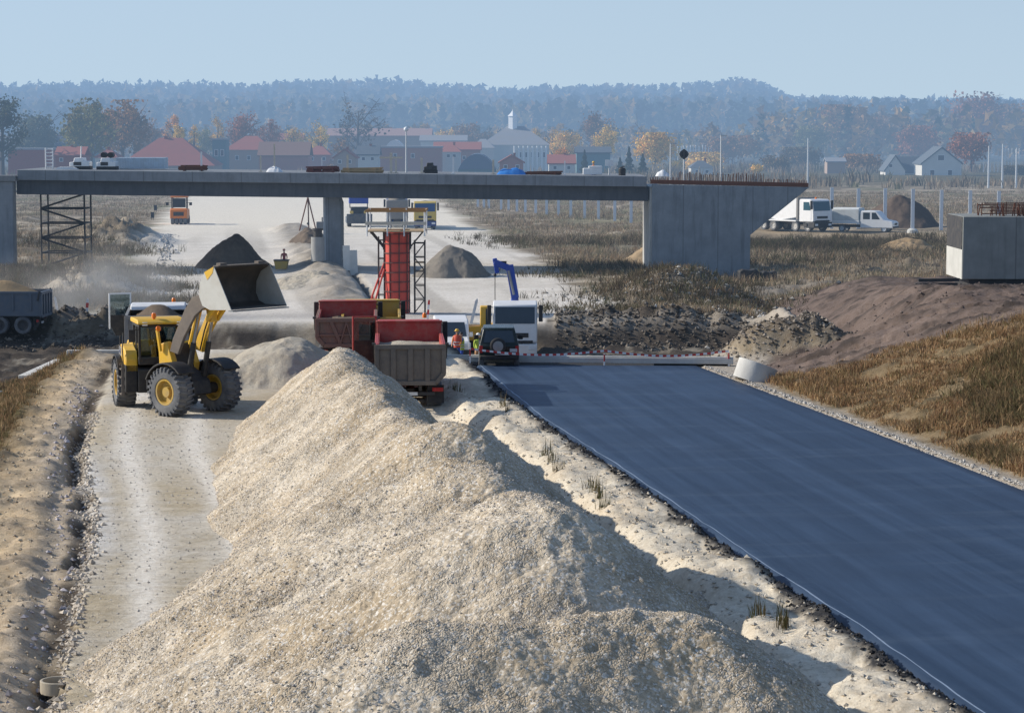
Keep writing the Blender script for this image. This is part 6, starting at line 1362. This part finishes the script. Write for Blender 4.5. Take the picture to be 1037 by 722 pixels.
# ------------------------------------------------------------------ trees
LEAF = vcol('foliage', .9, .7, .35, transl=.25); BARK = paint('bark', (.09, .07, .055), .95, dirt=.2)
def tree(name, label, px, yt, wpx, Y, col, kind='round', dens=1.0, group=None):
    s = F/Y; c = dep(px, 150, Y); c.z = gz(c); H = dep(px, yt, Y).z-c.z; w = wpx/s/2
    rt = thing(name, label, 'tree', c, group=group); r = np.random.default_rng(int(px*7+yt*13))
    b = MB(); limbs = []
    b.tube((0, 0, -.3), (0, 0, H*.35), .03*H, .022*H, 8); b.tube((0, 0, H*.35), (.02*H, 0, H*.85), .022*H, .006*H, 7)
    if kind != 'conifer':
        for k in range(11):
            a = r.random()*6.28; z0 = H*(.22+.4*r.random()); L = w*(.6+.5*r.random()); q = Vector((math.cos(a)*L, math.sin(a)*L, z0+L*(.5+.7*r.random()))); b.tube((0, 0, z0), q, .010*H, .003*H, 6); limbs.append(q)
            for j in range(3 if kind != 'bare' else 9):
                f = .4+.6*r.random(); p = Vector((0, 0, z0)).lerp(q, f); d = Vector(r.normal(0, 1, 3)); d.z = abs(d.z)*.8; e = p+d.normalized()*w*(.3+.35*r.random()); b.tube(p, e, .005*H, .0015*H, 5)
                if kind == 'bare':
                    for i in range(3): b.tube(p.lerp(e, .3+.3*i), p.lerp(e, .3+.3*i)+Vector(r.normal(0, 1, 3)).normalized()*w*.22, .002*H, .001*H, 4)
    b.build('trunk', BARK, rt)
    n = int({'round': 3000, 'birch': 1500, 'conifer': 1500, 'bare': 260, 'bush': 1400}[kind]*dens)
    if kind == 'conifer':
        t = r.random(n)**.75; a = r.random(n)*6.283; rad = w*(1-t)*(.35+.65*r.random(n)**.5)*(.75+.25*np.sin(t*28)); P = np.stack([rad*np.cos(a), rad*np.sin(a), H*(.08+.92*t)], 1)
    else:
        m = {'round': 34, 'birch': 20, 'bare': 20, 'bush': 18}[kind]; z0 = .24 if kind != 'bush' else .0
        d = r.normal(0, 1, (m, 3)); d /= np.linalg.norm(d, axis=1)[:, None]; rr = (.45+.5*r.random((m, 1)))
        ctr = d*rr*np.array([w, w, H*(1-z0)/2*.92])+np.array([0, 0, H*(z0+(1-z0)/2)])
        if kind == 'birch': ctr[:, :2] *= (1.15-.75*np.clip((ctr[:, 2:]/H-z0)/(1-z0), 0, 1))
        ci = r.integers(0, m, n); P = ctr[ci]+r.normal(0, 1, (n, 3))*np.array([w, w, w])*.17*(.6+.8*r.random((m, 1)))[ci]; P[:, 2] = np.clip(P[:, 2], H*.05, H*1.0)
    sz = np.maximum(.16, w*.06)*(.6+.8*r.random(n)); u = r.normal(0, 1, (n, 3)); u /= np.linalg.norm(u, axis=1)[:, None]; v = np.cross(u, r.normal(0, 1, (n, 3))); v /= np.linalg.norm(v, axis=1)[:, None]
    u *= sz[:, None]; v *= sz[:, None]*.8; Q = np.stack([P-u-v*.3, P+v, P+u-v*.2, P-v], 1).reshape(-1, 3)
    if kind == 'conifer': cc = np.repeat((.6+.7*r.random(n))[:, None], 3, 1)
    else: cc = (.55+.75*r.random((m, 1)))[ci]*(.8+.4*r.random((n, 1)))*np.array([1, 1, 1])
    cc = 1.4*cc*np.array(col)*np.where(r.random((n, 1)) < .25, np.array([[1.2, .9, .7]]), 1)
    raw('crown', Q, np.arange(4*n).reshape(-1, 4), LEAF, np.repeat(cc, 4, 0), rt, False)
OL, BR, OR, YE, GO, DG, RB = (.17, .16, .06), (.23, .14, .07), (.46, .23, .06), (.62, .42, .09), (.55, .36, .10), (.045, .065, .045), (.28, .13, .075)
TREES = [('autumn_tree', 'dark tree cut by the left edge above the brick block', 2, 93, 44, 500, (.07, .08, .05), 'round'), ('autumn_tree', 'greyish tree right of the dark edge tree', 36, 113, 52, 600, (.10, .11, .07), 'round'),
 ('autumn_tree', 'big olive tree above the long dark roof', 92, 100, 58, 560, OL, 'round'), ('autumn_tree', 'brownish tree joined to the big olive one on its right', 124, 102, 56, 580, BR, 'round'),
 ('birch_tree', 'rusty birch above the wide red hipped roof', 176, 110, 26, 640, OR, 'birch'), ('birch_tree', 'bright yellow birch in front of the rusty one', 181, 119, 17, 600, YE, 'birch'), ('birch_tree', 'narrow golden birch right of the bright yellow one', 196, 121, 13, 610, GO, 'birch'), ('birch_tree', 'tawny birch above the narrow teal building', 220, 115, 20, 640, GO, 'birch'),
 ('autumn_tree', 'red brown tree above the dormered red house', 248, 110, 36, 640, RB, 'round'), ('autumn_tree', 'small red brown tree right of the larger red brown one', 273, 119, 22, 650, RB, 'round'), ('autumn_tree', 'dull gold tree above the dull brown long house', 297, 123, 28, 650, GO, 'birch'), ('birch_tree', 'yellow tree left of the bare tree', 322, 118, 26, 640, YE, 'birch'),
 ('bare_tree', 'leafless dark tree rising behind the long hall', 362, 102, 50, 660, (.10, .09, .07), 'bare'), ('autumn_tree', 'brown bushes in front of the long hall', 346, 140, 30, 600, BR, 'bush'),
 ('birch_tree', 'pale gold tree right of the manor', 559, 126, 20, 660, GO, 'birch'), ('birch_tree', 'gold tree behind the orange bush', 573, 133, 30, 640, GO, 'round'), ('round_bush', 'orange brown bush right of the manor columns', 570, 149, 26, 540, OR, 'bush'),
 ('autumn_tree', 'tall brown tree behind the yellow tree at centre', 607, 113, 38, 740, BR, 'round'), ('birch_tree', 'yellow tree left of the conifers', 613, 127, 27, 640, YE, 'round'),
 ('conifer', 'leftmost dark conifer, over the dark blue house', 592, 152, 16, 545, DG, 'conifer'), ('conifer', 'pointed dark conifer left of the golden crown', 637, 149, 16, 545, DG, 'conifer'), ('conifer', 'dark conifer in front of the golden crown', 651, 156, 16, 540, DG, 'conifer'), ('conifer', 'low dark conifer right under the golden crown', 628, 160, 14, 540, DG, 'conifer'),
 ('autumn_tree', 'wide golden round tree left of the signal ring', 663, 135, 42, 600, GO, 'round'), ('autumn_tree', 'small gold tree beside the signal ring', 685, 157, 18, 600, YE, 'bush'), ('autumn_tree', 'wide tawny bush right of the signal ring', 714, 155, 44, 640, GO, 'bush'), ('autumn_tree', 'tiny yellow tree behind the right half of the wing wall', 767, 166, 14, 560, YE, 'birch'),
 ('autumn_tree', 'tall brown tree above the tiny hut', 852, 107, 54, 840, BR, 'round'), ('autumn_tree', 'brown tree right of the tall brown one', 886, 118, 46, 860, BR, 'round'), ('autumn_tree', 'big rust brown crown rising over the wood at the right', 988, 93, 52, 860, RB, 'round'), ('autumn_tree', 'brown tree at the far right edge of the wood', 1022, 106, 50, 880, BR, 'round'), ('autumn_tree', 'red brown tree right of the larger gabled house', 984, 135, 44, 600, RB, 'round'), ('autumn_tree', 'grey brown bushes between hut and gabled houses', 872, 157, 50, 620, BR, 'bush'), ('autumn_tree', 'dull tree left of the tiny hut', 812, 150, 40, 680, (.13, .11, .07), 'round'), ('autumn_tree', 'low brown tree between the golden bush and right mast', 786, 158, 34, 620, (.14, .11, .06), 'bush'), ('autumn_tree', 'dark bush at the right of the thin masts', 1030, 168, 30, 560, (.10, .09, .06), 'bush')]
TREES += [('autumn_tree', 'soft brown tree right of the brownish one joined to the big olive tree', 150, 120, 30, 650, BR, 'round'), ('autumn_tree', 'olive bush above the long dark roof at its left end', 60, 128, 30, 640, OL, 'bush'), ('autumn_tree', 'dull green tree behind the narrow teal building', 206, 127, 22, 680, OL, 'round'),
 ('autumn_tree', 'brown bushes right of the bare tree behind the hall roof', 392, 124, 40, 760, BR, 'bush'), ('autumn_tree', 'gold bush above the low white sheds', 452, 129, 30, 760, GO, 'bush'), ('autumn_tree', 'brown tree behind the left wing of the manor', 478, 124, 34, 760, BR, 'round'), ('birch_tree', 'pale gold birch between the manor and the gold tree', 543, 124, 18, 720, GO, 'birch'), ('autumn_tree', 'brown trees beyond the wide tawny bush', 742, 138, 46, 760, BR, 'round'), ('autumn_tree', 'olive tree left of the tall brown one above the hut', 822, 128, 40, 820, OL, 'round'), ('autumn_tree', 'russet tree between the gabled houses and the wood', 930, 128, 46, 780, RB, 'round')]
for a in TREES: tree(*a)

# ------------------------------------------------------------------ far woods: nobody could count them
def forest(name, lab, N, y0, y1, colf, hgt, keepf, con):
    y = y0+(y1-y0)*rng.random(N); x = (rng.random(N)*2-1)*.34*y; k = keepf(x, y); x, y = x[k], y[k]; N = len(x); z = tz(x, y)
    H = hgt*(.65+.6*rng.random(N)); isc = rng.random(N) < con; K = 34
    t = rng.random((N, K)); a = rng.random((N, K))*6.283; R = np.where(isc, .17, .30)[:, None]*H[:, None]
    prof = np.where(isc[:, None], (1-t)**.8, np.sin(PI*np.clip(.18+t*.82, 0, 1))**.7); rad = R*prof*(.55+.45*rng.random((N, K)))
    P = np.stack([x[:, None]+rad*np.cos(a), y[:, None]+rad*np.sin(a), z[:, None]+H[:, None]*(.12+.88*t)], -1).reshape(-1, 3); n = len(P)
    u = rng.normal(0, 1, (n, 3)); u[:, 2] *= .9; u /= np.linalg.norm(u, axis=1)[:, None]; v = np.cross(u, rng.normal(0, 1, (n, 3))); v /= np.linalg.norm(v, axis=1)[:, None]
    sz = np.repeat(H*np.where(isc, .075, .10), K)[:, None]*(.6+.8*rng.random((n, 1))); Q = np.stack([P-u*sz, P+u*sz, P+v*sz*1.2], 1).reshape(-1, 3)
    c = colf(x, y, isc, N)*(.6+.7*rng.random((N, 1))); c = np.repeat(c, K, 0)*(.75+.5*rng.random((n, 1)))
    o = raw(name, Q, np.arange(3*n).reshape(-1, 3), LEAF, np.repeat(c, 3, 0), None, False); tag(o, lab, kind='stuff')
def cf(x, y, isc, N):
    dec = np.array([(.34, .21, .08), (.40, .27, .10), (.20, .17, .09), (.26, .16, .08)])[rng.integers(0, 4, N)]
    return np.where(isc[:, None], np.array([(.04, .06, .04)]), dec)
forest('hill_forest', 'hazy blue mixed forest covering the hills along the horizon', 15000, 1080, 1800, cf, 19, lambda x, y: np.ones(len(x), bool), .74)
forest('valley_wood', 'hazy brown wood at the foot of the hills on the right', 1500, 820, 1000, cf, 15, lambda x, y: (x/y > .10), .25)
forest('valley_wood', 'hazy wood behind the village', 1300, 800, 1000, cf, 10, lambda x, y: (x/y < .10), .2)
N = 2600; y = 420+260*rng.random(N); x = (rng.random(N)*2-1)*.3*y; off = np.maximum(fl(np.minimum(y, 420))-x, x-fr(np.minimum(y, 420))); k = fbm(x, y, .02, 3)+.3*rng.random(N) > .1; x, y = x[k], y[k]
blades('field_scrub', x, y, .8+1.8*rng.random(len(x)), 16, SCR*.8, .22, 1.0, .6, 'low brown scrub on the plain before the village')
# ------------------------------------------------------------------ light and sky
w = bpy.data.worlds.new('World'); scene.world = w; w.use_nodes = True
nt = w.node_tree; nt.nodes.clear()
SUN_AZ, SUN_EL = math.radians(-79), math.radians(28.5)      # azimuth from +Y towards +X
sky = nt.nodes.new('ShaderNodeTexSky'); sky.sky_type = 'NISHITA'; sky.sun_disc = False
sky.sun_elevation = SUN_EL; sky.sun_rotation = SUN_AZ; sky.air_density = 1.0; sky.dust_density = 0.6; sky.ozone_density = 2.0; sky.altitude = 0
tc = nt.nodes.new('ShaderNodeTexCoord'); va = nt.nodes.new('ShaderNodeVectorMath'); va.operation = 'ADD'; va.inputs[1].default_value = (0, 0, 0.30)
vn = nt.nodes.new('ShaderNodeVectorMath'); vn.operation = 'NORMALIZE'
nt.links.new(tc.outputs['Generated'], va.inputs[0]); nt.links.new(va.outputs[0], vn.inputs[0]); nt.links.new(vn.outputs[0], sky.inputs[0])
tint = nt.nodes.new('ShaderNodeMix'); tint.data_type = 'RGBA'; tint.blend_type = 'MULTIPLY'; tint.inputs[0].default_value = 1
tint.inputs[7].default_value = (1.42, 1.36, 1.30, 1)
bg = nt.nodes.new('ShaderNodeBackground'); bg.inputs[1].default_value = 0.15
ow = nt.nodes.new('ShaderNodeOutputWorld')
sx = nt.nodes.new('ShaderNodeSeparateXYZ'); nt.links.new(tc.outputs['Generated'], sx.inputs[0])
mr = nt.nodes.new('ShaderNodeMapRange'); mr.interpolation_type = 'SMOOTHSTEP'; mr.inputs[1].default_value = -0.01; mr.inputs[2].default_value = 0.26; mr.inputs[3].default_value = 0.86; mr.inputs[4].default_value = 0.0
nt.links.new(sx.outputs[2], mr.inputs[0])
hz = nt.nodes.new('ShaderNodeMix'); hz.data_type = 'RGBA'; hz.inputs[7].default_value = (3.45, 4.35, 5.05, 1)
nt.links.new(mr.outputs[0], hz.inputs[0])
nt.links.new(sky.outputs[0], tint.inputs[6]); nt.links.new(tint.outputs[2], hz.inputs[6]); nt.links.new(hz.outputs[2], bg.inputs[0]); nt.links.new(bg.outputs[0], ow.inputs[0])
sd = bpy.data.lights.new('sun', 'SUN'); so = bpy.data.objects.new('sun', sd); COL.objects.link(so)
sd.energy = 5.0; sd.angle = math.radians(0.5); sd.color = (1.0, 0.93, 0.82)
dirv = Vector((math.sin(SUN_AZ)*math.cos(SUN_EL), math.cos(SUN_AZ)*math.cos(SUN_EL), math.sin(SUN_EL)))
so.rotation_euler = dirv.to_track_quat('Z', 'Y').to_euler(); so.location = (-60, 60, 60)
scene.view_settings.view_transform = 'Standard'; scene.view_settings.look = 'None'; scene.view_settings.exposure = 0; scene.view_settings.gamma = 1
scene.render.engine = 'CYCLES'; scene.cycles.use_denoising = True
scene.cycles.max_bounces = 6; scene.cycles.transparent_max_bounces = 8

def dust(name, lab, px, py, Y, r, dens):
    c = dep(px, py, Y); b = MB(); b.ball((0, 0, 0), r, 20, 12); o = b.build(name, None_mat(name, r, dens)); o.location = c; tag(o, lab, kind='stuff')
def None_mat(name, r, dens):
    m = bpy.data.materials.new(name); m.use_nodes = True; n = m.node_tree.nodes; l = m.node_tree.links; n.clear()
    out = n.new('ShaderNodeOutputMaterial'); v = n.new('ShaderNodeVolumeScatter'); v.inputs['Color'].default_value = (.93, .90, .85, 1)
    tc = n.new('ShaderNodeTexCoord'); mp = n.new('ShaderNodeMapping'); mp.inputs['Scale'].default_value = (1/r[0], 1/r[1], 1/r[2]); l.new(tc.outputs['Object'], mp.inputs[0])
    ln = n.new('ShaderNodeVectorMath'); ln.operation = 'LENGTH'; l.new(mp.outputs[0], ln.inputs[0])
    rp = n.new('ShaderNodeMapRange'); rp.interpolation_type = 'SMOOTHSTEP'; rp.inputs[1].default_value = 1; rp.inputs[2].default_value = .15; l.new(ln.outputs['Value'], rp.inputs[0])
    no = n.new('ShaderNodeTexNoise'); no.inputs['Scale'].default_value = .35; no.inputs['Detail'].default_value = 3; l.new(tc.outputs['Object'], no.inputs['Vector'])
    r2 = n.new('ShaderNodeMapRange'); r2.inputs[1].default_value = .38; r2.inputs[2].default_value = .68; l.new(no.outputs['Fac'], r2.inputs[0])
    a = n.new('ShaderNodeMath'); a.operation = 'MULTIPLY'; l.new(rp.outputs[0], a.inputs[0]); l.new(r2.outputs[0], a.inputs[1])
    d = n.new('ShaderNodeMath'); d.operation = 'MULTIPLY'; d.inputs[1].default_value = dens; l.new(a.outputs[0], d.inputs[0])
    l.new(d.outputs[0], v.inputs['Density']); l.new(v.outputs[0], out.inputs['Volume']); return m
dust('dust_cloud', 'pale dust raised behind the blue grey tipper', 95, 292, 146, (8.5, 5, 3.2), .22)
scene.cycles.volume_step_rate = 2; scene.cycles.volume_max_steps = 64
